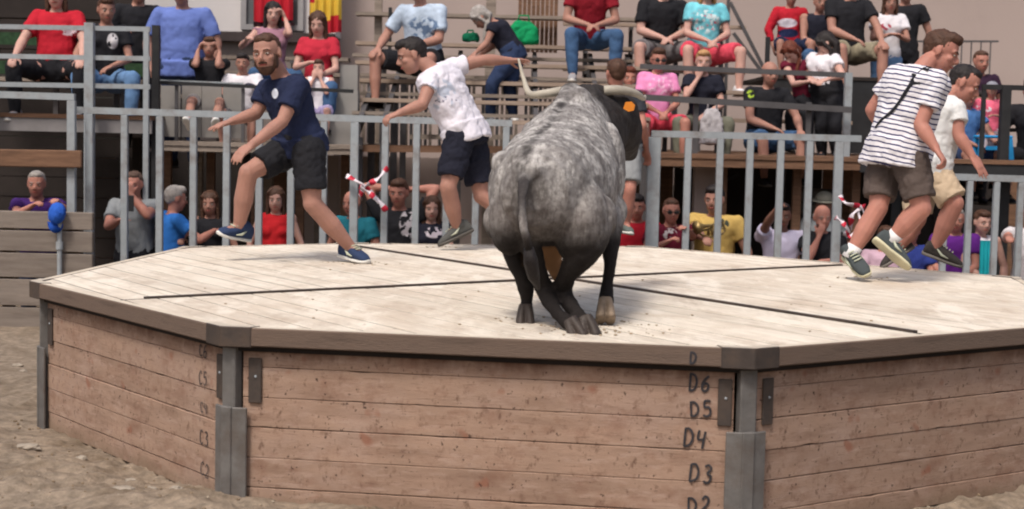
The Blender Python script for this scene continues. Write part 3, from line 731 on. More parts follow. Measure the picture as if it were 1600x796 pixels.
def headmesh(mb, c, F, U, s):
    R = F.cross(U).normalized()
    mb.ell(c+U*.03*s-F*.012*s, R*.076*s, F*.096*s, U*.088*s, 20, 14)            # skull
    mb.ell(c-U*.035*s+F*.022*s, R*.062*s, F*.068*s, U*.078*s, 18, 12)           # face
    mb.ell(c-U*.088*s+F*.046*s, R*.032*s, F*.030*s, U*.026*s, 12, 8)            # chin
    mb.ell(c+U*.022*s+F*.068*s, R*.056*s, F*.020*s, U*.016*s, 12, 8)            # brow
    mb.tube([c+U*.012*s+F*.082*s, c-U*.016*s+F*.102*s, c-U*.028*s+F*.104*s], [.008*s, .011*s, .013*s], 8)  # nose
    mb.ell(c-U*.030*s+F*.094*s, R*.018*s, F*.012*s, U*.009*s, 10, 6)
    for q in (-1, 1):
        mb.ell(c+R*q*.079*s-U*.006*s-F*.008*s, R*.008*s, (F*.019-U*.004)*s, (U*.031)*s, 10, 8)
        mb.ell(c+R*q*.040*s-U*.022*s+F*.058*s, R*.022*s, F*.022*s, U*.020*s, 10, 8)   # cheekbones
def person(label, J, top=None, bot=None, shoes=None, skin=0, hair=('short', 'black'), group=None, s=1., fat=1., female=False, vox=.014,
           sleeve=.55, leg='shorts', legfrac=.85, hems=None, hands=None, face=True, base=None, extra=None, folds=.02, beard=None, sandal=False, hem=.06, ease=.018, glasses=False, hat=None, tank=False, flare=0):
    """J: joints in world space: head, neck, pel, sh/el/wr/hip/kn/an/to + L/R (missing limbs may be left out), look, up"""
    J = {k: V(v) for k, v in J.items()}
    pel, neck, head = J['pel'], J['neck'], J['head']
    allz = [J[k].z for k in ('anL', 'anR', 'toL', 'toR') if k in J]
    b0 = base if base is not None else V((pel.x, pel.y, (min(allz)-.04) if allz else pel.z-.1))
    root = empty("person", b0, label, 'person', group)
    F = nrm(J.get('look', V((0, -1, 0)))); U = J.get('up', head-neck); U = (U-F*U.dot(F)).normalized(); Rv = F.cross(U).normalized()
    sk = SKIN[skin]
    A = (J['shR']-J['shL']); across = A.normalized(); H = J['hipR']-J['hipL'] if 'hipR' in J else across*.2; hac = H.normalized()
    spine = (neck-pel); up = spine.normalized()
    def fr(ax): d_ = ax.cross(up).normalized(); return d_
    # ---- body
    mb = MB(); wt, ht = (.155, .162) if not female else (.137, .158)
    def torso(mb, e, lo, hi=1.):
        rings = []
        prof = [(-.14, .72, .75), (-.04, ht/.16, 1.), (.10, ht/.16*1.0, 1.02), (.3, wt/.16*.92, .98*(.9+.1*fat)), (.5, wt/.16*.98, .98), (.7, wt/.16*1.06, 1.05), (.85, 1.12, .95), (.95, 1.0, .72), (1.0, .55, .52)]
        for t, w_, d_ in prof:
            if t < lo-.01: continue
            ax = (hac*(1-max(0, min(1, t)))+across*max(0, min(1, t))).normalized(); dv = ax.cross(up).normalized()
            f2 = 1+(fat-1)*max(0, 1-abs(t-.3)/.6)
            bulge = dv*(-.03*(fat-1)*3 if .1 < t < .6 else 0)
            rings.append((pel+spine*t+bulge*0, ax*(.155*w_*f2*s+e), dv*(.108*d_*f2*s+e)))
        mb.loft(rings, 20)
        if female: 
            dv = across.cross(up).normalized()
            if dv.dot(F) < 0 and J.get('front') is None: dv = -dv
            if J.get('front') is not None: dv = nrm(J['front'])
            for q in (-1, 1): mb.ell(pel+spine*.68+across*q*.075*s+dv*.075*s, across*(.062*s+e*.6), up*(.062*s+e*.6), dv*(.055*s+e*.8), 12, 8)
    torso(mb, 0, -.14)
    headmesh(mb, head, F, U, s*1.07)
    mb.tube([neck-up*.05*s, neck+(head-neck)*.35, head-F*.02*s-U*.03*s], [.062*s, .054*s, .052*s], 12)
    for S, sd in (('L', -1), ('R', 1)):
        sh, el, wr = J.get('sh'+S), J.get('el'+S), J.get('wr'+S)
        mb.ell(sh, V((.062*s, 0, 0)), V((0, .062*s, 0)), V((0, 0, .062*s)), 12, 8)
        mb.tube([neck-up*.03*s, neck*.5+sh*.5-up*.012*s, sh], [.05*s, .05*s, .05*s], 10)
        if el is not None:
            q = 1 if not female else .86; q *= (1+(fat-1)*.6)
            limb(mb, sh, el, [.056*s*q, .054*s*q, .048*s*q, .044*s*q, .040*s*q])
            if wr is not None:
                limb(mb, el, wr, [.040*s*q, .044*s*q, .039*s*q, .031*s*q, .026*s*q])
                hd = (hands or {}).get(S, {})
                d = hd.get('dir', wr-el)
                hand(mb, wr, V(d), V(hd.get('n', V((0, .3, -1)))), s, hd.get('side', sd), hd.get('curl', .45), hd.get('spread', .12), max(.0085, vox*.72/s))
        hp, kn, an, to = (J.get(k+S) for k in ('hip', 'kn', 'an', 'to'))
        if hp is not None and kn is not None:
            q = 1+(fat-1)*.5
            limb(mb, hp, kn, [.092*s*q, .088*s*q, .079*s*q, .066*s, .056*s])
            if an is not None:
                d = (an-kn)
                ck = 1.08 if vox < .01 else 1.; limb(mb, kn, an, [.056*s*ck, .055*s*ck, .057*s*ck, .044*s*ck, .036*s])
                bk = nrm((J['hip'+S]-kn).cross(d).cross(d)) if (J['hip'+S]-kn).cross(d).length > .01 else V((0, 1, 0))
                if to is not None:
                    fd = nrm(to-an); bkv = -(fd-nrm(d)*fd.dot(nrm(d)))
                    if bkv.length > .05: mb.ell(kn+d*.3+bkv.normalized()*.018*s, across*.045*s, bkv.normalized()*.045*s, nrm(d)*.12*s, 10, 8)
                    mb.tube([an, an*.4+to*.6], [.034*s, .028*s], 8)
    body = mb.build("body", sk, root, b0); remesh(body, vox, 3, 0)
    # ---- shirt
    if top:
        tm = M[top] if isinstance(top, str) else top
        mb = MB(); torso(mb, ease*s, -.04 if hem > 0 else .1)
        if hem > .07:
            dv = hac.cross(up).normalized(); mb.loft([(pel-up*hem, hac*(ht+.03+flare)*s*(1+(fat-1)*.5), dv*(.14+flare)*s*fat), (pel+up*.06, hac*(ht+.03)*s, dv*(.15+flare)*s*fat)], 20)
        for S in 'LR':
            sh, el = J['sh'+S], J.get('el'+S)
            if not tank: mb.ell(sh, V((.070*s, 0, 0)), V((0, .070*s, 0)), V((0, 0, .070*s)), 12, 8)
            mb.tube([neck-up*.035*s, neck*.5+sh*.5-up*.015*s, sh], [.05*s, .06*s, .066*s if not tank else .055*s], 10)
            if el is not None and sleeve > 0:
                e = sh+(el-sh)*min(1, sleeve)
                mb.tube([sh, sh*.5+e*.5, e], [.069*s, .070*s, .073*s*(1 if sleeve < .9 else .85)], 14)
                if sleeve > 1 and 'wr'+S in J:
                    e2 = el+(J['wr'+S]-el)*(sleeve-1); limb(mb, el, e2, [.06*s, .055*s, .05*s])
        o = mb.build("shirt", tm, root, b0); remesh(o, vox, 3, folds, .11*s)
    # ---- lower garment
    if bot and 'knL' in J:
        bmt = M[bot] if isinstance(bot, str) else bot
        mb = MB(); up_ = up; dv = hac.cross(up).normalized()
        mb.loft([(pel-up*.11*s, hac*.13*s*fat, dv*.11*s*fat), (pel-up*.02*s, hac*.178*s*fat, dv*.130*s*fat), (pel+up*.10*s, hac*.160*s*fat, dv*.116*s*fat)], 20)
        for S in 'LR':
            if 'hip'+S in J: q = J['hip'+S]; mb.ell(q, V((.108*s*fat, 0, 0)), V((0, .108*s*fat, 0)), V((0, 0, .108*s*fat)), 14, 10)
        for S in 'LR':
            hp, kn, an = J.get('hip'+S), J.get('kn'+S), J.get('an'+S)
            if kn is None: continue
            if leg == 'shorts':
                e = hp+(kn-hp)*legfrac
                mb.tube([hp+(hp-kn)*.05, hp, hp*.5+e*.5, e], [.085*s, .108*s*fat, .103*s, .098*s], 14)
            else:
                limb(mb, hp, kn, [.108*s*fat, .105*s, .094*s, .082*s, .074*s])
                if an is not None: limb(mb, kn, kn+(an-kn)*.93, [.074*s, .072*s, .068*s, .06*s, .054*s])
        o = mb.build({'shorts': 'shorts', 'pants': 'trousers', 'skirt': 'skirt'}[leg], bmt, root, b0); remesh(o, vox, 3, folds*.9, .09*s)
    # ---- shoes
    if shoes:
        shm, slm = shoes if isinstance(shoes, tuple) else (shoes, SOLE)
        for S in 'LR':
            an, to = J.get('an'+S), J.get('to'+S)
            if an is None or to is None: continue
            fd = nrm(to-an); kn = J['kn'+S]; sh_ = nrm(kn-an)
            n_ = J.get('fn'+S); n_ = nrm(n_) if n_ is not None else (sh_-fd*sh_.dot(fd)).normalized()
            # foot frame: long axis from heel to toe
            ln = .27*s; toe = to; drop = .065*s
            heel = an-n_*drop; fdv = nrm(toe-heel); n2_ = (n_-fdv*n_.dot(fdv)).normalized(); sx = fdv.cross(n2_).normalized()
            heel = toe-fdv*ln
            mb = MB()
            pr = [(0, .024, .03, .035), (.04, .033, .045, .045), (.2, .036, .055, .05), (.4, .036, .045, .04), (.65, .045, .033, .03), (.85, .042, .024, .024), (.97, .028, .016, .018), (1., .012, .01, .012)]
            mb.loft([(heel+fdv*t*ln+n2_*(h)*s, sx*w_*s, n2_*h*s) for t, w_, h, c in pr], 16)
            if not sandal: mb.tube([heel+fdv*.22*ln+n2_*.07*s, an+nrm(kn-an)*.02*s], [.046*s, .042*s], 12)
            o = mb.build("shoe", shm, root, b0); remesh(o, min(vox, .009), 2)
            mb = MB(); mb.loft([(heel+fdv*t*ln-n2_*z_*s, sx*w_*s, fdv*0+n2_*.012*s) for t, w_, z_ in ((-.01, .02, -.004), (.03, .036, 0), (.2, .04, 0), (.4, .038, .0), (.65, .05, 0), (.87, .045, -.002), (.99, .028, -.006), (1.02, .01, -.01))], 14, 3)
            mb.build("shoe_sole", slm, o, b0, True)
            if vox < .01:
                mb = MB()
                for t in (.42, .5, .58, .66): mb.tube([heel+fdv*t*ln+n2_*(.092-.075*(t-.4))*s-sx*.024*s, heel+fdv*(t+.01)*ln+n2_*(.098-.095*(t-.4))*s, heel+fdv*t*ln+n2_*(.092-.075*(t-.4))*s+sx*.024*s], .0045*s, 6)
                mb.build("laces", LACE, o, b0, True)
                for q in (-1, 1):
                    mb = MB(); mb.tube([heel+fdv*.30*ln+n2_*.062*s+sx*q*.036*s, heel+fdv*.45*ln+n2_*.034*s+sx*q*.043*s, heel+fdv*.62*ln+n2_*.028*s+sx*q*.047*s], [.004*s, .009*s, .003*s], 6)
                    mb.build("side_stripe", LACE, o, b0, True)
    # ---- face
    s = s*1.07
    dt = vox < .02
    if face:
        for q in (-1, 1):
            e = head+Rv*q*.031*s+U*.004*s+F*.0775*s
            MB().ell(e, Rv*.0125*s, F*.007*s, U*.0055*s, 10, 8).build("eye", EYEW, root, b0, True)
            MB().ell(e+F*.004*s, Rv*.0052*s, F*.004*s, U*.0045*s, 8, 6).build("iris", EYED, root, b0, True)
            hm = HAIR[hair[1]] if hair[1] else HAIR['brown']
            MB().tube([head+Rv*q*.014*s+U*.022*s+F*.089*s, head+Rv*q*.034*s+U*.028*s+F*.085*s, head+Rv*q*.052*s+U*.02*s+F*.073*s], [.003*s, .0035*s, .002*s], 6).build("eyebrow", hm, root, b0, True)
        MB().tube([head-Rv*.024*s-U*.060*s+F*.078*s, head-U*.058*s+F*.086*s, head+Rv*.024*s-U*.060*s+F*.078*s], [.004*s, .0085*s, .004*s], 8, flat=(U, .8)).build("mouth", LIP, root, b0, True)
    if glasses:
        mb = MB()
        for q in (-1, 1): mb.ell(head+Rv*q*.032*s+U*.002*s+F*.096*s, Rv*.025*s, F*.004*s, U*.017*s, 12, 6); mb.tube([head+Rv*q*.055*s+U*.008*s+F*.092*s, head+Rv*q*.08*s+U*.006*s-F*.01*s], .003*s, 6)
        mb.tube([head-Rv*.012*s+U*.006*s+F*.098*s, head+Rv*.012*s+U*.006*s+F*.098*s], .003*s, 6)
        mb.build("glasses", M['black'], root, b0, True)
    # ---- hair
    kind, hc = hair
    if hc:
        hm = HAIR[hc]; mb = MB()
        if kind == 'short':
            mb.ell(head+U*.038*s-F*.022*s, Rv*.082*s, F*.098*s, U*.090*s, 20, 12)
            mb.ell(head+U*.088*s+F*.030*s, Rv*.068*s, F*.062*s, U*.040*s, 14, 8)
            mb.ell(head+U*.0*s-F*.058*s, Rv*.064*s, F*.048*s, U*.062*s, 14, 8)
        elif kind == 'crop':
            mb.ell(head+U*.036*s-F*.020*s, Rv*.080*s, F*.095*s, U*.087*s, 20, 12)
            mb.ell(head+U*.084*s+F*.026*s, Rv*.062*s, F*.050*s, U*.036*s, 14, 8)
            mb.ell(head-U*.005*s-F*.055*s, Rv*.064*s, F*.044*s, U*.055*s, 14, 8)
        elif kind == 'bald':
            for q in (-1, 1): mb.ell(head+Rv*q*.064*s+U*.012*s-F*.038*s, Rv*.017*s, F*.045*s, U*.032*s, 12, 8)
            mb.ell(head-F*.078*s+U*.0*s, Rv*.055*s, F*.026*s, U*.035*s, 12, 8)
        elif kind in ('long', 'bob'):
            mb.ell(head+U*.038*s-F*.018*s, Rv*.087*s, F*.100*s, U*.094*s, 20, 12)
            ln = 1. if kind == 'long' else .42
            dn = J.get('hairdown'); dn = nrm(dn) if dn is not None else -nrm(neck-pel)*.9-U*.1
            mb.loft([(head+U*.03*s-F*.055*s, Rv*.08*s, F*.045*s), (head-U*.07*s-F*.06*s, Rv*.085*s, F*.045*s), (head-U*.07*s-F*.06*s+dn*.16*s*ln, Rv*.085*s, F*.04*s), (head-U*.07*s-F*.055*s+dn*.27*s*ln, Rv*.05*s, F*.02*s)], 14)
            for q in (-1, 1):
                a = head+Rv*q*.074*s+U*.03*s+F*.01*s
                mb.tube([head+Rv*q*.035*s+U*.115*s+F*.03*s, head+Rv*q*.07*s+U*.07*s+F*.045*s, a+U*.01*s, a-U*.1*s, a-U*.1*s+dn*.13*s*ln, a-U*.1*s+dn*.24*s*ln], [.02*s, .02*s, .022*s, .024*s, .024*s, .01*s], 8)
        o = mb.build("hair", hm, root, b0); remesh(o, min(vox, .011), 2, .012, .03)
    if beard:
        mb = MB().ell(head-U*.078*s+F*.036*s, Rv*.052*s, F*.046*s, U*.048*s, 16, 10)
        for q in (-1, 1): mb.ell(head+Rv*q*.058*s-U*.045*s+F*.02*s, Rv*.012*s, F*.035*s, U*.045*s, 10, 8)
        o = mb.build("beard", HAIR[beard], root, b0); remesh(o, .008, 1)
        MB().tube([head-Rv*.026*s-U*.050*s+F*.083*s, head-U*.044*s+F*.095*s, head+Rv*.026*s-U*.050*s+F*.083*s], [.004*s, .007*s, .004*s], 8).build("moustache", HAIR[beard], root, b0, True)
    if hat:
        hm, hk = hat
        mb = MB().ell(head+U*.07*s-F*.01*s, Rv*.092*s, F*.108*s, U*.075*s, 20, 10)
        if hk == 'cap': mb.ell(head+U*.06*s+F*.12*s, Rv*.065*s, F*.06*s, U*.008*s, 14, 6)
        else: mb.ell(head+U*.055*s, Rv*.15*s, F*.165*s, U*.008*s, 20, 6)
        mb.build("hat", hm, root, b0, True)
    root['b0'] = 0
    return root

def add_print(root, px, py, Y, rx, ry, col, scale=14, thr=.5, child='shirt', soft=.02):
    """printed motif on a garment: patch of colour broken up by noise, fixed in the garment's own coordinates"""
    c = P(px, py, Y)-root.location; k = Y/FPX
    for o in root.children:
        if not o.name.startswith(child): continue
        m = o.data.materials[0].copy(); m.name = "cloth_print"; o.data.materials[0] = m
        n = m.node_tree.nodes; L = m.node_tree.links; b = n["Principled BSDF"]; src = b.inputs["Base Color"].links[0].from_socket
        tc = n.new("ShaderNodeTexCoord"); su = n.new("ShaderNodeVectorMath"); su.operation = 'SUBTRACT'; su.inputs[1].default_value = c; L.new(tc.outputs["Object"], su.inputs[0])
        dv = n.new("ShaderNodeVectorMath"); dv.operation = 'DIVIDE'; dv.inputs[1].default_value = (rx*k, .5, ry*k); L.new(su.outputs[0], dv.inputs[0])
        ln = n.new("ShaderNodeVectorMath"); ln.operation = 'LENGTH'; L.new(dv.outputs[0], ln.inputs[0])
        lt = n.new("ShaderNodeMapRange"); lt.inputs[1].default_value = 1.08; lt.inputs[2].default_value = .92; L.new(ln.outputs["Value"], lt.inputs[0])
        nz = n.new("ShaderNodeTexNoise"); nz.inputs["Scale"].default_value = scale; nz.inputs["Detail"].default_value = 2; L.new(tc.outputs["Object"], nz.inputs[0])
        mr = n.new("ShaderNodeMapRange"); mr.inputs[1].default_value = thr-soft; mr.inputs[2].default_value = thr+soft; L.new(nz.outputs[0], mr.inputs[0])
        mu = n.new("ShaderNodeMath"); mu.operation = 'MULTIPLY'; L.new(lt.outputs[0], mu.inputs[0]); L.new(mr.outputs[0], mu.inputs[1])
        mx = n.new("ShaderNodeMixRGB"); mx.inputs[2].default_value = (*srgb(*col), 1); L.new(mu.outputs[0], mx.inputs[0]); L.new(src, mx.inputs[1]); L.new(mx.outputs[0], b.inputs["Base Color"])

# ================================================================== RUNNERS ON THE PLATFORM
def J2(Y, **k):
    """joints from picture column/row and depth offset: name=(px, py, dy)"""
    return {n: P(v[0], v[1], Y+(v[2] if len(v) > 2 else 0)) for n, v in k.items()}
NAVY = cloth("navy", (36, 42, 66)); BLACKC = cloth("black", (36, 36, 40)); DNAVY = cloth("dark_navy", (34, 35, 46)); WHITE = cloth("white", (212, 208, 214), .06)
BROWN = cloth("taupe", (82, 72, 68)); BEIGE = cloth("beige", (182, 162, 138)); NAVSHOE = (cloth("shoe_navy", (48, 60, 88)), SOLE); GREYSHOE = (cloth("shoe_grey", (84, 84, 82)), mat("sole_grey", srgb(84, 80, 76)))
def stripes(name, base, ink, axis, freq, width=.35):
    m = cloth(name, base, .05); n = m.node_tree.nodes; L = m.node_tree.links; b = n["Principled BSDF"]; src = b.inputs["Base Color"].links[0].from_socket
    tc = n.new("ShaderNodeTexCoord"); dp = n.new("ShaderNodeVectorMath"); dp.operation = 'DOT_PRODUCT'; dp.inputs[1].default_value = axis; L.new(tc.outputs["Object"], dp.inputs[0])
    nz = n.new("ShaderNodeTexNoise"); nz.inputs["Scale"].default_value = 7; L.new(tc.outputs["Object"], nz.inputs["Vector"])
    ma = n.new("ShaderNodeMath"); ma.operation = 'MULTIPLY_ADD'; ma.inputs[1].default_value = .035; L.new(nz.outputs[0], ma.inputs[0]); L.new(dp.outputs["Value"], ma.inputs[2])
    mu = n.new("ShaderNodeMath"); mu.operation = 'MULTIPLY'; mu.inputs[1].default_value = freq; L.new(ma.outputs[0], mu.inputs[0])
    fr = n.new("ShaderNodeMath"); fr.operation = 'FRACT'; L.new(mu.outputs[0], fr.inputs[0])
    lt = n.new("ShaderNodeMath"); lt.operation = 'LESS_THAN'; lt.inputs[1].default_value = width; L.new(fr.outputs[0], lt.inputs[0])
    mx = n.new("ShaderNodeMixRGB"); mx.inputs[2].default_value = (*srgb(*ink), 1); L.new(lt.outputs[0], mx.inputs[0]); L.new(src, mx.inputs[1]); L.new(mx.outputs[0], b.inputs["Base Color"])
    return m
RG = 'runners on the platform deck'
HV = .0075; HS = 1.14
# man in navy T-shirt
Y = 11.15
j = J2(Y, head=(417, 84, -.12), neck=(440, 120, 0), pel=(470, 222, .05), shL=(412, 140, -.14), shR=(465, 132, .12) if 0 else (463, 138, .0),
       elL=(398, 180, -.3), wrL=(366, 190, -.45), elR=(441, 190, -.25), wrR=(392, 228, -.45),
       hipL=(455, 232, -.06), knL=(388, 272, -.3), anL=(373, 356, -.05), toL=(341, 366, -.18), hipR=(487, 236, .08), knR=(488, 318, -.12), anR=(549, 388, .0), toR=(575, 411, -.12))
j['shL'] = P(418, 142, Y+.16); j['shR'] = P(465, 137, Y-.14); j['elL'] = P(400, 178, Y+.1); j['wrL'] = P(362, 190, Y-.05)
j['hipL'] = P(455, 232, Y+.1); j['knL'] = P(388, 270, Y-.12); j['hipR'] = P(482, 236, Y-.08)
j['look'] = V((-.22, -1, -.12)); j['up'] = V((-.1, 0, 1)); j['fnL'] = V((.35, -.1, 1)); j['fnR'] = V((-.1, 0, 1))
sh = person("bearded man in navy T-shirt and black shorts running at the left of the platform", j, NAVY, BLACKC, NAVSHOE, 0, ('crop', 'brown'), RG, s=HS, vox=HV, beard='brown', legfrac=.74, sleeve=.62, folds=.03, hem=.08,
            hands={'L': dict(curl=.15, n=(0, 0, -1), spread=.2), 'R': dict(curl=.35, n=(0, .3, -1), side=-1)}, base=V((P(470, 222, Y).x, Y, DECK)))
add_print(sh, 427, 146, Y-.2, 6, 8, (206, 210, 222), 1, 0.0)
# man in white T-shirt
Y = 12.6
j = J2(Y, head=(643, 88, 0), neck=(675, 106, 0), pel=(728, 208, 0), shL=(672, 128, -.17), shR=(702, 108, .15), hipL=(717, 214, -.09), hipR=(737, 212, .09))
j = {k: v for k, v in j.items()}
j['shR'] = P(706, 106, Y+.12); j['elR'] = P(756, 94, Y+.22); j['wrR'] = P(797, 95, Y+.35)
j['shL'] = P(674, 126, Y-.16); j['elL'] = P(660, 164, Y-.3); j['wrL'] = P(624, 177, Y-.4)
j['hipL'] = P(718, 216, Y-.1); j['knL'] = P(700, 292, Y-.2); j['anL'] = P(714, 356, Y-.05); j['toL'] = P(686, 385, Y-.1); j['fnL'] = V((-.5, .1, 1))
j['hipR'] = P(738, 214, Y+.1); j['knR'] = P(752, 306, Y+.05); j['anR'] = P(806, 344, Y+.1); j['toR'] = P(796, 372, Y+.02); j['fnR'] = V((-1, 0, -.3))
j['look'] = V((-1, -.25, -.35)); j['up'] = V((-.35, 0, 1))
MIDSHIRT = cloth("white_printed", (208, 204, 214), .07)
mr_ = person("dark-haired man in white T-shirt and navy shorts running left behind the bull", j, MIDSHIRT, DNAVY, GREYSHOE, 0, ('short', 'black'), RG, s=HS, vox=HV, legfrac=.8, sleeve=.42, folds=.035, ease=.03, hem=.09,
       hands={'L': dict(curl=.8, n=(-.2, 0, -1)), 'R': dict(curl=.2, spread=.25, n=(0, -.3, -1))}, base=V((P(728, 208, Y).x, Y, DECK)))
add_print(mr_, 690, 148, 12.4, 22, 24, (172, 178, 194), 12, .5)
add_print(mr_, 694, 156, 12.4, 20, 5, (84, 84, 104), 26, .58)
# man in striped T-shirt
Y = 10.6
pelS, nkS = P(1402, 236, Y), P(1437, 106, Y)
STR = stripes("striped_white", (214, 211, 216), (60, 60, 96), tuple(nrm(nkS-pelS)), 30, .30)
j = dict(head=P(1471, 82, Y+.05), neck=nkS, pel=pelS)
j['shR'] = P(1462, 126, Y-.15); j['elR'] = P(1438, 196, Y-.22); j['wrR'] = P(1462, 232, Y-.3)
j['shL'] = P(1402, 118, Y+.12); j['elL'] = P(1362, 172, Y+.2); j['wrL'] = P(1385, 205, Y+.3)
j['hipL'] = P(1385, 246, Y+.1); j['knL'] = P(1372, 325, Y-.0); j['anL'] = P(1329, 398, Y+.0); j['toL'] = P(1356, 432, Y-.15); j['fnL'] = V((-.5, 0, 1))
j['hipR'] = P(1422, 248, Y-.1); j['knR'] = P(1440, 326, Y-.18); j['anR'] = P(1391, 376, Y-.1); j['toR'] = P(1420, 421, Y-.15); j['fnR'] = V((.9, .5, .75))
j['look'] = V((.85, -.35, -.35)); j['up'] = V((.3, 0, 1))
sr = person("man in striped white T-shirt and brown shorts with a cross-body strap, running right", j, STR, BROWN, (cloth("shoe_dark", (70, 76, 78)), mat("sole_cream", srgb(196, 190, 160))), 2, ('short', 'brown'), RG, s=HS, vox=HV, legfrac=.8, sleeve=.62, folds=.03, ease=.045, hem=.12, fat=1.04, flare=.03,
            hands={'R': dict(curl=1.0, n=(-.3, 0, -1)), 'L': dict(curl=1.0)}, base=V((pelS.x, Y, DECK)))
WS = cloth("sock_white", (214, 212, 214))
def sock(root, kn, an, s=1.14, m=WS):
    b0 = root.location; d = nrm(kn-an)
    MB().tube([an-d*.03, an+d*.03, an+d*.065], [.044*s, .044*s, .047*s], 14).build("sock", m, root, b0, True)
for S in 'LR': sock(sr, j['kn'+S], j['an'+S])
up = nrm(nkS-pelS); ac = nrm(j['shR']-j['shL'])
b0 = sr.location
# strap over the back
a1 = P(1450, 104, Y-.04); a2 = P(1352, 190, Y+.02)
fv = ac.cross(up).normalized(); fv = -fv if fv.y > 0 else fv
pts = []
for i in range(13):
    t = i/12; q = P(1449+(1358-1449)*t, 103+(196-103)*t+0*t, Y); bul = math.sin(PI*(.12+.88*t)); q.y = Y-.10-.07*bul if t < .85 else Y-.10-.07*bul+(t-.85)*.5
    pts.append(q)
mb = MB()
for a, b in zip(pts[:-1], pts[1:]): mb.bar(a, b+(b-a)*.1, .028, .006, up=(0, -1, 0))
strap = mb.build("strap", BLACKC, sr, b0)
strap.modifiers.new("wrap", 'SHRINKWRAP').target = [c for c in sr.children if c.name.startswith('shirt')][0]; strap.modifiers[-1].offset = .006; strap.modifiers[-1].wrap_mode = 'OUTSIDE_SURFACE'
# man in plain white T-shirt
Y = 11.7
j = dict(head=P(1506, 132, Y), neck=P(1478, 152, Y), pel=P(1448, 262, Y))
j['shR'] = P(1493, 172, Y-.14); j['elR'] = P(1498, 212, Y-.2); j['wrR'] = P(1519, 244, Y-.25)
j['shL'] = P(1468, 160, Y+.14); j['elL'] = P(1450, 205, Y+.2); j['wrL'] = P(1470, 240, Y+.2)
j['hipR'] = P(1460, 272, Y-.09); j['knR'] = P(1492, 318, Y-.2); j['anR'] = P(1460, 388, Y-.1); j['toR'] = P(1503, 418, Y-.15); j['fnR'] = V((-.25, 0, 1))
j['hipL'] = P(1440, 272, Y+.09); j['knL'] = P(1434, 342, Y+.05); j['anL'] = P(1398, 392, Y+.1); j['toL'] = P(1378, 420, Y+.05); j['fnL'] = V((-1, 0, .3))
j['look'] = V((.9, -.3, -.5)); j['up'] = V((.4, 0, 1))
person("young man in plain white T-shirt and beige shorts, reaching forward beside the striped runner", j, cloth("white_plain", (206, 206, 206), .06), BEIGE, (cloth("shoe_black", (62, 58, 56)), mat("sole_dark", srgb(110, 104, 98))), 2, ('crop', 'black'), RG, s=HS, vox=HV, legfrac=.88, sleeve=.5, folds=.03, ease=.03, hem=.09,
       hands={'R': dict(curl=.12, spread=.15, n=(0, .4, -1))}, base=V((P(1448, 262, Y).x, Y, DECK)))
def smooth_pts(p, k=5):
    out = []
    for i in range(len(p)-1):
        a0, a, b, b0_ = p[max(i-1, 0)], p[i], p[i+1], p[min(i+2, len(p)-1)]
        for j in range(k):
            t = j/k; out.append(.5*((2*a)+(b-a0)*t+(2*a0-5*a+4*b-b0_)*t*t+(3*a-a0-3*b+b0_)*t**3))
    return out+[p[-1]]

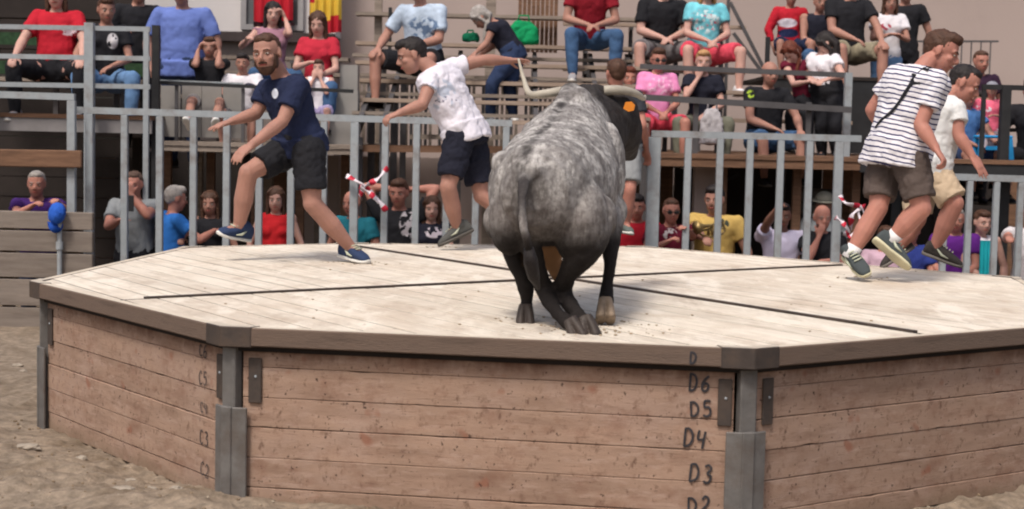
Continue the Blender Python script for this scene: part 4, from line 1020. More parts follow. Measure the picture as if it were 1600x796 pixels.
# ================================================================== BULL
def bull_coat():
    m = mat("bull_coat", srgb(138, 134, 132), .8, .2, 6, .5, 60, spec=.12); n = m.node_tree.nodes; L = m.node_tree.links; b = n["Principled BSDF"]
    src = b.inputs["Base Color"].links[0].from_socket
    tc = n.new("ShaderNodeTexCoord"); sp = n.new("ShaderNodeSeparateXYZ"); L.new(tc.outputs["Object"], sp.inputs[0])
    def nz(sc, det=5, vec=None, stretch=None):
        t = n.new("ShaderNodeTexNoise"); t.inputs["Scale"].default_value = sc; t.inputs["Detail"].default_value = det; t.inputs["Roughness"].default_value = .65
        if stretch: mp = n.new("ShaderNodeMapping"); mp.inputs["Scale"].default_value = stretch; L.new(tc.outputs["Object"], mp.inputs[0]); L.new(mp.outputs[0], t.inputs[0])
        else: L.new(tc.outputs["Object"], t.inputs[0])
        return t.outputs["Fac"]
    def math_(op, a, b_, c=None):
        t = n.new("ShaderNodeMath"); t.operation = op
        for i, v in enumerate((a, b_, c)):
            if v is None: continue
            if isinstance(v, (int, float)): t.inputs[i].default_value = v
            else: L.new(v, t.inputs[i])
        return t.outputs[0]
    def mr(x, a, bb, c=0, d=1):
        t = n.new("ShaderNodeMapRange"); t.interpolation_type = 'SMOOTHSTEP'; t.inputs[1].default_value = a; t.inputs[2].default_value = bb; t.inputs[3].default_value = c; t.inputs[4].default_value = d
        L.new(x, t.inputs[0]); return t.outputs[0]
    def mix(f, a, col):
        t = n.new("ShaderNodeMixRGB"); t.inputs[2].default_value = (*col, 1); L.new(a, t.inputs[1]); L.new(f, t.inputs[0]); return t.outputs[0]
    X, Y, Z = sp.outputs
    # pale frosting and darker roan patches
    c = mix(mr(nz(9, 6), .44, .62, 0, .75), src, srgb(190, 186, 182))
    c = mix(mr(nz(4.0, 6), .50, .66, 0, .6), c, srgb(84, 78, 76))
    c = mix(math_('MULTIPLY', mr(nz(34, 4, stretch=(1.3, .5, .5)), .42, .66, 0, .6), 1), c, srgb(72, 66, 64))
    wob = math_('MULTIPLY_ADD', nz(5), .16, -.08)
    c = mix(math_('MULTIPLY', mr(Z, .78, .55, 0, 1), mr(Y, .75, .35, 0, .45)), c, srgb(88, 78, 74))
    # dorsal stripe runs up the middle of the back and down the tail
    ax = math_('MULTIPLY_ADD', Y, BSL, BAX)
    dx = math_('ABSOLUTE', math_('SUBTRACT', math_('ADD', X, math_('MULTIPLY', wob, .5)), ax), 0)
    c = mix(math_('MULTIPLY', mr(dx, .05, .005, 0, .85), mr(nz(7), .40, .6, .1, 1)), c, srgb(44, 40, 40))
    # dark lower body, legs, neck and head
    zz = math_('ADD', Z, wob)
    c = mix(mr(zz, .56, .38, 0, .97), c, srgb(30, 26, 25))
    yy = math_('ADD', Y, wob)
    c = mix(mr(yy, 1.25, 1.42, 0, .95), c, srgb(40, 36, 36))
    vt = n.new('ShaderNodeVectorMath'); vt.operation = 'DISTANCE'; vt.inputs[1].default_value = tuple(P(818, 300, 7.3)-V((bb.x, bb.y, Bz))); L.new(tc.outputs['Object'], vt.inputs[0])
    c = mix(mr(math_('ADD', vt.outputs['Value'], wob), .22, .03, 0, .85), c, srgb(50, 46, 46))
    # pale belly hair
    vd = n.new("ShaderNodeVectorMath"); vd.operation = 'DISTANCE'; vd.inputs[1].default_value = BELLY; L.new(tc.outputs["Object"], vd.inputs[0])
    c = mix(mr(math_('ADD', vd.outputs["Value"], wob), .17, .08, 0, .85), c, srgb(150, 112, 80))
    L.new(c, b.inputs["Base Color"])
    return m
bb = G(868, 512, DECK); Bz = DECK
_s0 = P(822, 262, 7.5)-V((bb.x, bb.y, Bz)); _s1 = P(890, 140, 8.9)-V((bb.x, bb.y, Bz)); BSL = (_s1.x-_s0.x)/(_s1.y-_s0.y); BAX = _s0.x-BSL*_s0.y
bp = lambda px, py, Y: P(px, py, Y)
BELLY = tuple(P(862, 404, 7.86)-V((bb.x, bb.y, Bz)))
bull = empty("bull", (bb.x, bb.y, Bz), 'grey roan bull with long pale horns, galloping away at the front of the platform deck', 'bull')
boff = V((bb.x, bb.y, Bz))
mb = MB()
rg = [(838, 300, 7.40, .06, .09), (840, 300, 7.44, .15, .17), (843, 300, 7.54, .225, .235), (850, 300, 7.72, .285, .275), (863, 296, 7.98, .325, .305), (874, 285, 8.28, .325, .33), (884, 268, 8.58, .285, .36),
      (896, 247, 8.85, .235, .36), (912, 228, 9.08, .195, .31), (936, 208, 9.28, .155, .23), (955, 200, 9.42, .12, .17)]
cs = [P(a, b, c) for a, b, c, _, _ in rg]
rings = []
for i, (_, _, _, w_, h_) in enumerate(rg):
    t = (cs[min(i+1, len(cs)-1)]-cs[max(i-1, 0)]).normalized(); t.z *= .5; t.normalize()
    x = t.cross(V((0, 0, 1))).normalized(); u = x.cross(t)
    rings.append((cs[i], x*w_, u*h_))
mb.loft(rings, 28, 2.15)
E3 = lambda c, r: mb.ell(c, V((r[0], 0, 0)), V((0, r[1], 0)), V((0, 0, r[2])), 18, 12)
E3(P(902, 176, 8.9), (.10, .26, .15)); E3(P(916, 160, 9.12), (.11, .16, .11))        # crest of the withers
mb.tube([P(893, 146, 8.95), P(874, 172, 8.62), P(856, 196, 8.3), P(842, 222, 7.95), P(830, 250, 7.62), P(822, 278, 7.44)], [.07, .05, .045, .045, .05, .05], 12)   # backbone
E3(P(787, 256, 7.72), (.065, .12, .07)); E3(P(895, 250, 7.72), (.07, .14, .07))   # hook bones
E3(P(836, 268, 7.5), (.09, .12, .08)); E3(P(800, 305, 7.5), (.06, .08, .1)); E3(P(868, 305, 7.48), (.07, .08, .1))
E3(P(798, 335, 7.68), (.115, .18, .21)); E3(P(906, 345, 7.66), (.145, .2, .23))     # thighs
E3(P(828, 254, 8.25), (.145, .3, .17)); E3(P(848, 226, 8.65), (.105, .25, .15)); E3(P(944, 290, 8.3), (.085, .28, .24)); E3(P(950, 270, 8.7), (.10, .22, .28)); E3(P(826, 262, 8.6), (.08, .2, .25))     # ribs, shoulders
E3(P(938, 345, 8.1), (.08, .2, .14))
mb.tube([P(862, 372, 7.85), P(860, 402, 7.9), P(868, 424, 7.9), P(872, 442, 7.9)], [.09, .066, .035, .014], 12)
def leg(pts, rr):
    q = smooth_pts([P(*p) for p in pts], 4); n_ = len(q)
    R = [rr[min(len(rr)-1, i//4)]+(rr[min(len(rr)-1, i//4+1)]-rr[min(len(rr)-1, i//4)])*(i % 4)/4 for i in range(n_)]
    mb.tube(q, R, 14); E3(q[0], (R[0],)*3); E3(q[-1], (R[-1],)*3)
leg([(812, 330, 7.72), (826, 372, 7.62), (840, 418, 7.66), (850, 452, 7.72), (868, 486, 7.6), (892, 508, 7.48)], [.11, .062, .046, .050, .036, .042])
leg([(922, 340, 7.72), (914, 386, 7.6), (888, 428, 7.66), (880, 456, 7.74), (898, 486, 7.62), (914, 504, 7.5)], [.14, .098, .052, .050, .036, .042])
leg([(790, 345, 7.92), (800, 384, 7.88), (812, 424, 7.84), (822, 450, 7.84), (823, 472, 7.84), (821, 488, 7.82)], [.12, .066, .045, .046, .028, .040])
leg([(952, 330, 8.2), (955, 372, 8.05), (953, 412, 7.95), (950, 436, 7.93), (948, 456, 7.9), (947, 470, 7.86)], [.10, .055, .036, .030, .040, .046])
# head lowered beyond the shoulder
mb.loft([(P(946, 172, 9.3), V((.13, .03, 0)), V((0, .06, .12))), (P(962, 180, 9.46), V((.15, .04, 0)), V((0, .08, .15))), (P(974, 204, 9.6), V((.125, .03, 0)), V((0, .09, .12))), (P(977, 228, 9.72), V((.085, .02, 0)), V((0, .06, .08))), (P(980, 240, 9.78), V((.065, .02, 0)), V((0, .05, .055)))], 16)
mb.tube([P(905, 150, 9.3), P(930, 148, 9.33), P(955, 150, 9.36)], [.05, .07, .05], 12)
# tail
mb.tube(smooth_pts([P(826, 262, 7.6), P(818, 288, 7.36), P(815, 325, 7.24), P(820, 362, 7.2), P(826, 392, 7.24)]), [.045, .043, .04, .037, .034, .032, .03, .028]+[.024]*13, 10)
# ears
mb.ell(P(972, 158, 9.36), V((.085, .0, -.035)), V((.0, .02, .01)), V((.012, .01, .038)), 10, 8); mb.ell(P(893, 158, 9.36), V((.07, 0, .03)), V((0, .02, .0)), V((0, 0, .035)), 10, 8)
bd = mb.build("body", bull_coat(), bull, boff); remesh(bd, .009, 5, .012, .13)
t_ = bpy.data.textures.new('hide', 'CLOUDS'); t_.noise_scale = .045; t_.noise_depth = 3; d_ = bd.modifiers.new('hide', 'DISPLACE'); d_.texture = t_; d_.texture_coords = 'GLOBAL'; d_.strength = .006
M['horn'] = mat("horn", srgb(172, 164, 150), .5, .15, 10, .1, 40, dark=srgb(100, 94, 88), darkamt=.8, dscale=5)
for pl, r0 in (([P(908, 146, 9.3), P(880, 143, 9.25), P(850, 147, 9.22), P(828, 147, 9.28), P(819, 126, 9.36), P(810, 92, 9.4)], .031), ([P(944, 142, 9.3), P(968, 141, 9.3), P(992, 146, 9.36), P(1005, 154, 9.5), P(1008, 150, 9.7)], .031)):
    q = smooth_pts(pl); n_ = len(q); MB().tube(q, [r0*(1-.8*(i/(n_-1))**1.6) for i in range(n_)], 14).build("horn", M['horn'], bull, boff, True)
MB().prism([(.0, .0), (.035, -.006), (.062, .012), (.058, .044), (.03, .056), (-.002, .04)], 0, .004).build("ear_tag", mat("orange_plastic", srgb(214, 128, 40), .5), bull)
et = [o for o in bull.children if o.name.startswith('ear_tag')][0]; et.rotation_euler = (PI/2, .35, -.2); et.location = P(974, 170, 9.26)-boff
HOOFD = 0
HOOF = mat("hoof", srgb(58, 50, 46), .6, .3, 12, .3, 40); HOOFP = mat("hoof_sole", srgb(128, 112, 96), .7, .3, 12, .3, 40)
def hoof(px, py, Y, d, m, r=.055, name="hoof"):
    c = P(px, py, Y); d = nrm(d); x = d.cross(V((0, 1, .3))).normalized(); yv = d.cross(x)
    mb = MB()
    for q in (-1, 1):
        mb.loft([(c-d*.06+x*q*.012, x*.022, yv*.035), (c-d*.01+x*q*.021, x*.023, yv*.048), (c+d*.055+x*q*.026, x*.026, yv*.062), (c+d*.065+x*q*.026, x*.02, yv*.055)], 12)
    o = mb.build(name, m, bull, boff); remesh(o, .006, 3)
hoof(900, 515, 7.42, (.5, -.35, -.8), HOOF); hoof(920, 512, 7.42, (.35, -.4, -1), HOOF); hoof(821, 494, 7.8, (0, -.25, -1), HOOF)
hoof(946, 484, 7.76, (-.0, -.55, -.8), HOOFP)
MB().tube([P(826, 388, 7.24), P(829, 408, 7.26), P(834, 432, 7.3), P(842, 452, 7.34)], [.024, .036, .03, .008], 10).build("tail_tuft", HAIR['black'], bull, boff, True)
for sgn in (0, 1): MB().ell(P(954+30*sgn, 186, 9.58), V((.016, 0, 0)), V((0, .014, 0)), V((0, 0, .014)), 8, 6).build("eye", EYED, bull, boff, True)
# sand and dirt crumbs on the deck round the hooves and feet
def crumbs():
    mb = MB(); rnd = random.Random(5)
    for cx, cy, n_, sp_ in [(905, 517, 60, .16), (821, 500, 15, .1), (946, 505, 25, .1), (1345, 434, 30, .12), (566, 412, 30, .12), (690, 386, 20, .1), (1470, 424, 20, .1), (760, 470, 25, 1.6), (1100, 480, 25, 1.4)]:
        c = G(cx, cy, DECK)
        for _ in range(n_):
            x, y = c.x+rnd.gauss(0, sp_), c.y+rnd.gauss(0, sp_*.8); s = rnd.uniform(.002, .007)
            if (V((x, y))-cc).length > 2.95: continue
            mb.ell((x, y, DECK+s*.3), V((s*1.5, 0, 0)), V((0, s, 0)), V((0, 0, s*.7)), 6, 4)
    return mb
tag(crumbs().build("sand_crumbs", mat("pale_crumb", srgb(158, 142, 122), .95, .2, 20)), 'brown sand crumbs kicked over the pale deck by hooves and shoes', None, None, 'stuff')

# ================================================================== SPECTATORS
def ik(a, b, l1, l2, pole):
    """elbow position between shoulder a and wrist b (b is pulled in when out of reach)"""
    d = b-a; L = d.length
    if L > (l1+l2)*.995: b = a+d*((l1+l2)*.995/L); d = b-a; L = d.length
    u = d/L; p = pole-u*pole.dot(u); p.normalize()
    x = (l1*l1-l2*l2+L*L)/(2*L); h = math.sqrt(max(l1*l1-x*x, 0)); return a+u*x+p*h, b
def sp(label, px, py, Y, yaw=0, pose='sit', s=1., lean=.05, side=0, arms=('lap', 'lap'), look=None, spread=.13, legs='down', top=WHITE, bot=NAVY, shoes=None, lift=0, hipdrop=0, group=None, thigh=.43, **k):
    """spectator anchored by the centre of the head in the photograph"""
    hd = P(px, py, Y); a = math.radians(yaw); f = V((math.sin(a), -math.cos(a), 0)); r = V((-math.cos(a), -math.sin(a), 0)); u = V((0, 0, 1))   # r: the person's own right
    # torso height along a leaning spine
    neck = hd-(u*.152+f*.04)*s
    sl = (.50 if pose == 'sit' else .52)*s
    bd = (f*lean+r*side+u*1.).normalized(); pel = neck-bd*sl
    J = dict(head=hd, neck=neck, pel=pel)
    sw = (.185 if not k.get('female') else .152)*s*(1+(k.get('fat', 1)-1)*.4)
    J['shR'] = neck+r*sw-bd*.045*s; J['shL'] = neck-r*sw-bd*.045*s
    J['hipR'] = pel+r*.09*s-bd*.04*s; J['hipL'] = pel-r*.09*s-bd*.04*s
    for S, q in (('R', 1), ('L', -1)):
        hp = J['hip'+S]
        if pose == 'sit':
            kn = hp+(f*thigh+r*q*spread+u*.03)*s
            fa = {'down': .02, 'in': -.10, 'out': .14, 'up': .36}.get(legs, .02)
            an = kn+(-u*(.40 if legs != 'up' else .24)+f*fa-r*q*.02)*s
            J['kn'+S] = kn; J['an'+S] = an; J['to'+S] = an+((f*.17+r*q*.03-u*.07) if legs != 'up' else (f*.16+r*q*.03+u*.03))*s; J['fn'+S] = u
        else:
            st = k.get('stride', .02)*q if 'stride' in k else 0
            kn = hp+(-u*.42+f*(.02+st)+r*q*.01)*s; an = kn+(-u*.40-f*.02)*s
            J['kn'+S] = kn; J['an'+S] = an; J['to'+S] = an+(f*.17+r*q*.04-u*.07)*s; J['fn'+S] = u
        sh = J['sh'+S]; ar = arms[0] if S == 'L' else arms[1]; hn = {}
        pole = r*q*.7-u*.7-f*.2
        if isinstance(ar, tuple): w_ = P(*ar); hn = dict(curl=.8)
        elif ar == 'lap': w_ = pel+(f*.30+r*q*.05+u*.10)*s; hn = dict(curl=.5, n=-u)
        elif ar == 'knee': w_ = J['kn'+S]+(u*.085-f*.05)*s; hn = dict(curl=.4, n=-u, dir=f-u*.4)
        elif ar == 'mouth': w_ = hd+(f*.10-u*.17+r*q*.05)*s; hn = dict(curl=1.1, n=-f, dir=u-r*q*.3)
        elif ar == 'ear': w_ = hd+(r*q*.13-u*.05+f*.05)*s; pole = -u+f*.4+r*q*.15; hn = dict(curl=.7, n=-r*q, dir=u-r*q*.4)
        elif ar == 'chest': w_ = neck+(f*.26-u*.25+r*q*.02)*s; hn = dict(curl=.6, n=-u, dir=-r*q+f*.2)
        elif ar == 'side': w_ = sh+(-u*.50+r*q*.06+f*.08)*s; hn = dict(curl=.4, n=-r*q)
        elif ar == 'rail': w_ = neck+(f*.38-u*.15+r*q*.16)*s; hn = dict(curl=1.2, n=-u, dir=f)
        elif ar == 'behind': w_ = hd+(r*q*.07+u*.03-f*.13)*s; pole = r*q+u*.4; hn = dict(curl=.5, n=f, dir=-r*q)
        elif ar == 'camera': w_ = hd+(f*.22+r*q*.06-u*.08)*s; hn = dict(curl=1.0, n=-f, dir=u)
        else: w_ = sh-u*.4*s
        el, w_ = ik(sh, w_, .285*s, .255*s, pole)
        J['el'+S] = el; J['wr'+S] = w_; k.setdefault('hands', {})[S] = hn
    if legs == 'none':
        for S in 'LR':
            for n_ in ('an', 'to'): J.pop(n_+S, None)
    J['look'] = V(look) if look else f-u*.12
    J['up'] = u+f*.0; J['front'] = f
    k.pop('stride', None)
    J = {n_: v for n_, v in J.items()}
    hem = k.pop('hem', .06)
    return person(label, J, top, bot, shoes, group=group, s=s, hem=hem, **k)
SG = 'spectators seated on the stands'; FG = 'spectators standing behind the ring fence'; TG = 'spectators standing up in the stands'
cl = cloth
RED = cl("red", (170, 34, 48)); REDW = cl("red_tee", (172, 44, 60)); BLUEP = cl("blue_polo", (98, 116, 178)); JEANL = cl("jeans_light", (96, 128, 168), .2); JEAN = cl("jeans", (62, 88, 122), .2); JEAND = cl("jeans_dark", (44, 56, 84), .15)
GREYS = cl("grey_shorts", (112, 108, 110)); PINK = cl("pink", (214, 134, 178)); CORAL = cl("coral", (204, 74, 92)); TURQ = cl("turquoise", (110, 186, 200), .3); TEAL = cl("teal", (36, 104, 120)); YEL = cl("yellow", (190, 160, 94))
PURP = cl("purple", (88, 36, 118)); DPURP = cl("dark_purple", (62, 36, 96)); GRYP = cl("grey_polo", (124, 128, 132)); BLUE = cl("blue", (44, 100, 172)); MAROON = cl("maroon", (96, 28, 46)); LAV = cl("lavender", (196, 190, 214)); OLIVE = cl("olive_grey", (104, 104, 92)); KHAKI = cl("khaki", (136, 128, 110)); DRED = cl("dark_red", (134, 32, 44))
SHW = (cl("shoe_white", (206, 206, 210)), SOLE); SHB = (cl("shoe_blackish", (44, 42, 46)), mat("sole_grey", srgb(84, 80, 76))); SHP = (cl("shoe_pink", (196, 96, 116)), SOLE); SHBL = (cl("shoe_blue", (52, 84, 160)), SOLE); SHG = (cl("shoe_greyish", (140, 138, 142)), SOLE)
# --- far left stand
p1 = sp('broad woman in red T-shirt and black trousers seated on the leftmost stand', 88, -8, 15.75, 4, s=1.12, fat=1.35, female=True, arms=('knee', 'knee'), top=RED, bot=BLACKC, leg='pants', shoes=SHG, skin=1, hair=('bob', 'brown'), spread=.2, sleeve=.7, group=SG)
q1 = sp('woman in black T-shirt with two pale prints and light blue jeans, on the leftmost stand', 166, 16, 15.8, 14, s=1.04, female=True, fat=1.1, arms=('lap', 'knee'), top=BLACKC, bot=JEANL, leg='pants', shoes=SHP, skin=0, hair=('short', 'brown'), spread=.16, lean=.12, look=(.5, -1, -.2), group=SG)
sp('person in black jacket standing behind the woman in light blue jeans', 216, -14, 16.9, 20, 'stand', s=1.05, arms=('chest', 'side'), top=BLACKC, bot=BLACKC, leg='pants', shoes=SHB, sleeve=1.5, hair=('short', 'black'), group=TG)
q2 = sp('heavy man in blue polo shirt and dark jeans standing with arms hanging', 284, -12, 16.3, 0, 'stand', s=1.14, fat=1.3, arms=('side', 'side'), top=BLUEP, bot=JEAND, leg='pants', shoes=SHB, hair=('crop', 'grey'), sleeve=.75, hem=.1, group=TG)
# --- stand B
sp('boy in black T-shirt holding his hands to his ears', 327, 74, 15.95, 5, s=.84, arms=('ear', 'ear'), top=BLACKC, bot=GREYS, shoes=SHW, hair=('short', 'brown'), legs='up', spread=.08, skin=0, group=SG)
q3 = sp('boy in white T-shirt with dark lettering and grey shorts', 379, 99, 15.9, 0, s=.80, arms=('knee', 'knee'), top=WHITE, bot=GREYS, shoes=SHB, hair=('short', 'black'), skin=0, spread=.1, legfrac=.9, group=SG)
sp('dark-haired woman in mauve top raising a cup to her face behind the bearded runner', 426, 22, 16.9, 15, s=1.0, female=True, arms=('ear', (386, 62, 16.5)), top=cl("mauve", (150, 112, 128)), bot=JEAN, leg='pants', hair=('bob', 'black'), sleeve=.1, tank=True, skin=1, group=SG, shoes=SHB)
sp('woman in red T-shirt with sunglasses on her long dark hair', 497, 38, 16.2, -6, s=1.0, female=True, arms=('lap', 'chest'), top=REDW, bot=JEAN, leg='pants', hair=('long', 'brown'), skin=1, shoes=SHB, group=SG, look=(-.1, -1, -.3))
sp('small child in white sleeveless shirt, hands at the mouth, below the woman with sunglasses', 498, 106, 15.85, -5, s=.66, arms=('mouth', 'mouth'), top=WHITE, bot=cl("lilac_shorts", (150, 140, 176)), shoes=SHW, hair=('short', 'brown'), skin=1, tank=True, sleeve=0, group=SG)
# --- stand C
q4 = sp('man in white and blue patterned T-shirt seated above the man in white', 655, -16, 16.6, -25, s=1.12, fat=1.15, arms=('lap', 'knee'), top=cl("white_blue_pattern", (164, 178, 196), .35), bot=BLACKC, shoes=SHB, hair=('short', 'brown'), sleeve=.75, lean=.16, group=SG, spread=.2)
sp('man in dark red T-shirt and blue jeans seated high on the centre bleacher', 926, -42, 17.6, 5, s=1.1, arms=('lap', 'lap'), top=DRED, bot=JEAN, leg='pants', shoes=SHG, lean=.3, hair=('short', 'brown'), spread=.14, group=SG)
J = dict(head=P(752, 28, 17.0), neck=P(772, 36, 17.0), pel=P(802, 82, 17.0), look=V((-.6, .1, -1)), up=V((-.9, 0, .5)), hairdown=V((-.1, 0, -1)))
J['shR'] = P(770, 44, 16.85); J['shL'] = P(776, 38, 17.15); J['elR'] = P(760, 68, 16.8); J['wrR'] = P(742, 84, 16.75); J['elL'] = P(770, 72, 17.2); J['wrL'] = P(750, 86, 17.2)
J['hipR'] = P(800, 90, 16.92); J['hipL'] = P(806, 88, 17.08); J['knR'] = P(768, 132, 16.85); J['anR'] = P(766, 182, 16.95); J['toR'] = P(768, 190, 16.78); J['knL'] = P(796, 134, 17.0); J['anL'] = P(802, 182, 17.1); J['toL'] = P(806, 190, 16.95); J['fnR'] = V((0, 0, 1)); J['fnL'] = V((0, 0, 1))
person("woman in navy T-shirt and jeans bending over on the bleacher, hair hanging down", J, DNAVY, JEAND, SHW, 0, ('long', 'grey'), TG, s=1., female=True, leg='pants', sleeve=.3)
# --- stand D and upper right
sp('man in black T-shirt and grey shorts seated on the top row beside turquoise top', 1038, -22, 18.2, 8, s=1.12, fat=1.15, arms=('lap', 'lap'), top=BLACKC, bot=GREYS, shoes=SHG, lean=.2, hair=('short', 'grey'), spread=.22, skin=1, group=SG, sleeve=.7)
q7 = sp('woman in turquoise flowered top and coral shorts seated on the top row', 1106, -16, 18.0, 10, s=1.08, fat=1.15, female=True, arms=('lap', 'lap'), top=TURQ, bot=CORAL, shoes=SHW, lean=.15, hair=('bob', 'blond'), spread=.2, skin=1, group=SG, legfrac=.9)
sp('red-haired man seated just right of the bull, behind its horn', 984, 122, 17.2, 0, s=.95, arms=('lap', 'lap'), top=cl("rose", (176, 120, 132)), bot=GREYS, shoes=SHB, hair=('short', 'red'), skin=2, group=SG)
q8 = sp('woman in pink T-shirt and pink shorts with dark glasses, seated right of the bull', 1029, 94, 16.35, 8, s=.98, fat=1.05, female=True, arms=('lap', 'lap'), top=PINK, bot=CORAL, shoes=SHBL, lean=.02, hair=('short', 'brown'), skin=2, glasses=True, group=SG, sleeve=.6)
sp('fair-haired woman in navy T-shirt with her hand at her chin and grey trousers', 1099, 97, 16.4, -4, s=.97, female=True, arms=('lap', 'mouth'), top=DNAVY, bot=OLIVE, leg='pants', shoes=SHB, hair=('short', 'blond'), skin=1, lean=.08, group=SG, spread=.17)
bald = sp('bald man in black T-shirt with a neon yellow sleeve print and blue denim shorts', 1203, 116, 16.3, 18, s=1.02, fat=1.15, arms=('knee', 'lap'), top=BLACKC, bot=JEAN, shoes=SHB, hair=('bald', 'short'), skin=0, group=SG, lean=.12)
J = dict(head=P(1236, 82, 16.9), neck=P(1246, 98, 16.95), pel=P(1262, 156, 17.1), look=V((-.4, -.6, -1)), up=V((-.5, -.4, .7)), hairdown=V((-.2, -.1, -1)), shR=P(1228, 104, 16.9), shL=P(1264, 102, 16.9), elR=P(1240, 132, 16.7), wrR=P(1262, 128, 16.5), elL=P(1280, 128, 16.75), wrL=P(1274, 126, 16.5),
         hipR=P(1254, 164, 17.0), hipL=P(1272, 164, 17.1), knR=P(1236, 178, 16.6), anR=P(1236, 228, 16.6), toR=P(1232, 236, 16.45), knL=P(1262, 180, 16.6), anL=P(1262, 230, 16.6), toL=P(1264, 238, 16.45))
person('woman with auburn hair and dark red top bowing her head', J, MAROON, BLACKC, SHB, 1, ('long', 'red'), SG, s=.95, female=True, leg='pants', sleeve=.15)
J = dict(head=P(1292, 70, 16.7), neck=P(1284, 86, 16.75), pel=P(1292, 140, 16.7), look=V((-.7, .2, -.8)), up=V((-.2, .1, 1)), hairdown=V((.1, 0, -1)), shR=P(1270, 92, 16.9), shL=P(1304, 94, 16.6), elL=P(1316, 118, 16.4), wrL=P(1294, 124, 16.3), elR=P(1262, 116, 16.9), wrR=P(1266, 122, 16.6),
         hipR=P(1284, 148, 16.75), hipL=P(1304, 148, 16.65), knR=P(1284, 196, 16.6), anR=P(1284, 240, 16.7), toR=P(1280, 248, 16.55), knL=P(1304, 196, 16.5), anL=P(1306, 240, 16.6), toL=P(1308, 248, 16.4))
person('woman in white shirt and black trousers with long black hair, leaning over the railing', J, WHITE, BLACKC, SHB, 1, ('long', 'black'), TG, s=1.05, female=True, leg='pants', sleeve=.5, fat=1.1)
q5 = sp('child in red, white and navy sweater in the top right group', 1236, -4, 18.6, 4, s=.84, arms=('side', 'side'), top=RED, bot=NAVY, hair=('short', 'brown'), sleeve=1.6, group=SG, shoes=SHB)
sp('person in navy vest seated between the child and the man in khaki shorts', 1282, 4, 18.5, 4, s=.95, arms=('lap', 'lap'), top=DNAVY, bot=JEAN, leg='pants', hair=('short', 'brown'), tank=True, sleeve=0, group=SG, shoes=SHB)
sp('man in black T-shirt and khaki shorts seated at the top right', 1330, -22, 18.0, 10, s=1.12, arms=('knee', 'lap'), top=BLACKC, bot=KHAKI, hair=('short', 'black'), group=SG, shoes=SHB, fat=1.1)
q6 = sp('woman in white printed T-shirt and blue jeans standing at the top right', 1391, 4, 18.3, 0, 'stand', s=.95, female=True, arms=('chest', 'chest'), top=WHITE, bot=JEANL, leg='pants', hair=('bob', 'brown'), group=TG, shoes=SHB)
sp('person in black standing just behind the woman in the white printed T-shirt', 1416, -12, 18.9, 0, 'stand', s=1.05, arms=('side', 'side'), top=BLACKC, bot=BLACKC, leg='pants', hair=('short', 'black'), group=TG, shoes=SHB, skin=0)
sp('man in dark plum shirt standing before the beige wall, above the white-shirted runner', 1533, 97, 17.6, 10, 'stand', s=1., arms=('side', 'side'), top=cl("plum", (52, 34, 52)), bot=BLACKC, leg='pants', hair=('crop', 'brown'), group=TG, shoes=SHB, skin=2)
ch = sp('small child in pink and white shirt wearing a grey cap', 1550, 142, 16.35, 0, 'stand', s=.64, arms=('chest', 'side'), top=cl("pink_white", (206, 96, 120), .5), bot=cl("white_shorts", (200, 190, 200)), hair=('short', 'brown'), group=TG, shoes=SHB, hat=(cl("cap_grey", (128, 128, 138)), 'cap'), legfrac=.6)
q9 = sp('person in blue checked shirt seated left of the child with the cap', 1512, 150, 16.3, 20, s=.92, arms=('knee', 'lap'), top=cl("blue_check", (74, 112, 164), .35), bot=JEAND, hair=('short', 'brown'), group=SG, shoes=SHB)
sp('person in dark shirt seated at the far right edge, bare arm stretched forward', 1612, 142, 16.2, -35, s=1.05, arms=('knee', 'knee'), top=BLACKC, bot=BLACKC, hair=('short', 'black'), group=SG, shoes=SHB, lean=.3)
sp('person with bare knees and grey shorts seated under the man in the plum shirt', 1532, 160, 17.0, 5, s=.95, arms=('lap', 'lap'), top=cl('slate', (86, 90, 110), .2), bot=GREYS, hair=('short', 'black'), group=SG, shoes=SHB)
# --- behind the ring fence
sp('man in purple shirt leaning his forearms on the grey plank barrier', 57, 288, 14.35, 8, 'stand', s=.98, arms=((92, 318, 13.98), (50, 322, 13.98)), top=DPURP, bot=JEAND, leg='pants', hair=('crop', 'grey'), skin=2, lean=.25, shoes=SHB, group=FG)
sp('man in grey polo shirt holding a phone behind the left end of the fence', 209, 289, 14.9, -10, 'stand', s=1.03, arms=('camera', (186, 345, 14.55)), top=GRYP, bot=BLACKC, leg='pants', hair=('crop', 'short'), skin=2, fat=1.2, shoes=SHB, group=FG, sleeve=.65)
sp('white-haired man in blue T-shirt with his back half turned', 275, 311, 14.75, 120, 'stand', s=.97, arms=('side', 'rail'), top=BLUE, bot=JEAND, leg='pants', hair=('short', 'grey'), skin=2, shoes=SHB, group=FG)
sp('woman in black top stretching an arm to the left behind the bearded runner', 328, 318, 15.1, 0, 'stand', s=.94, female=True, arms=('side', (283, 374, 14.7)), top=BLACKC, bot=JEAND, leg='pants', hair=('long', 'brown'), skin=0, tank=True, sleeve=0, shoes=SHB, group=FG, side=.05)
sp('long-haired woman in bright red top beneath the bearded runner', 431, 312, 14.8, 4, 'stand', s=.94, female=True, arms=('side', 'side'), top=cl("bright_red", (184, 38, 44)), bot=JEANL, leg='pants', hair=('long', 'brown'), skin=1, tank=True, sleeve=0, shoes=SHB, group=FG)
sp('balding man in teal T-shirt looking left behind the bearded runner', 550, 318, 14.85, -30, 'stand', s=.97, arms=('side', 'side'), top=TEAL, bot=JEAND, leg='pants', hair=('bald', 'short'), skin=2, shoes=SHB, group=FG)
blk = sp('man in black T-shirt with a white print clasping his hands behind his head', 623, 302, 14.8, -8, 'stand', s=1.06, arms=('behind', 'behind'), top=BLACKC, bot=JEAND, leg='pants', hair=('short', 'brown'), skin=2, shoes=SHB, group=FG)
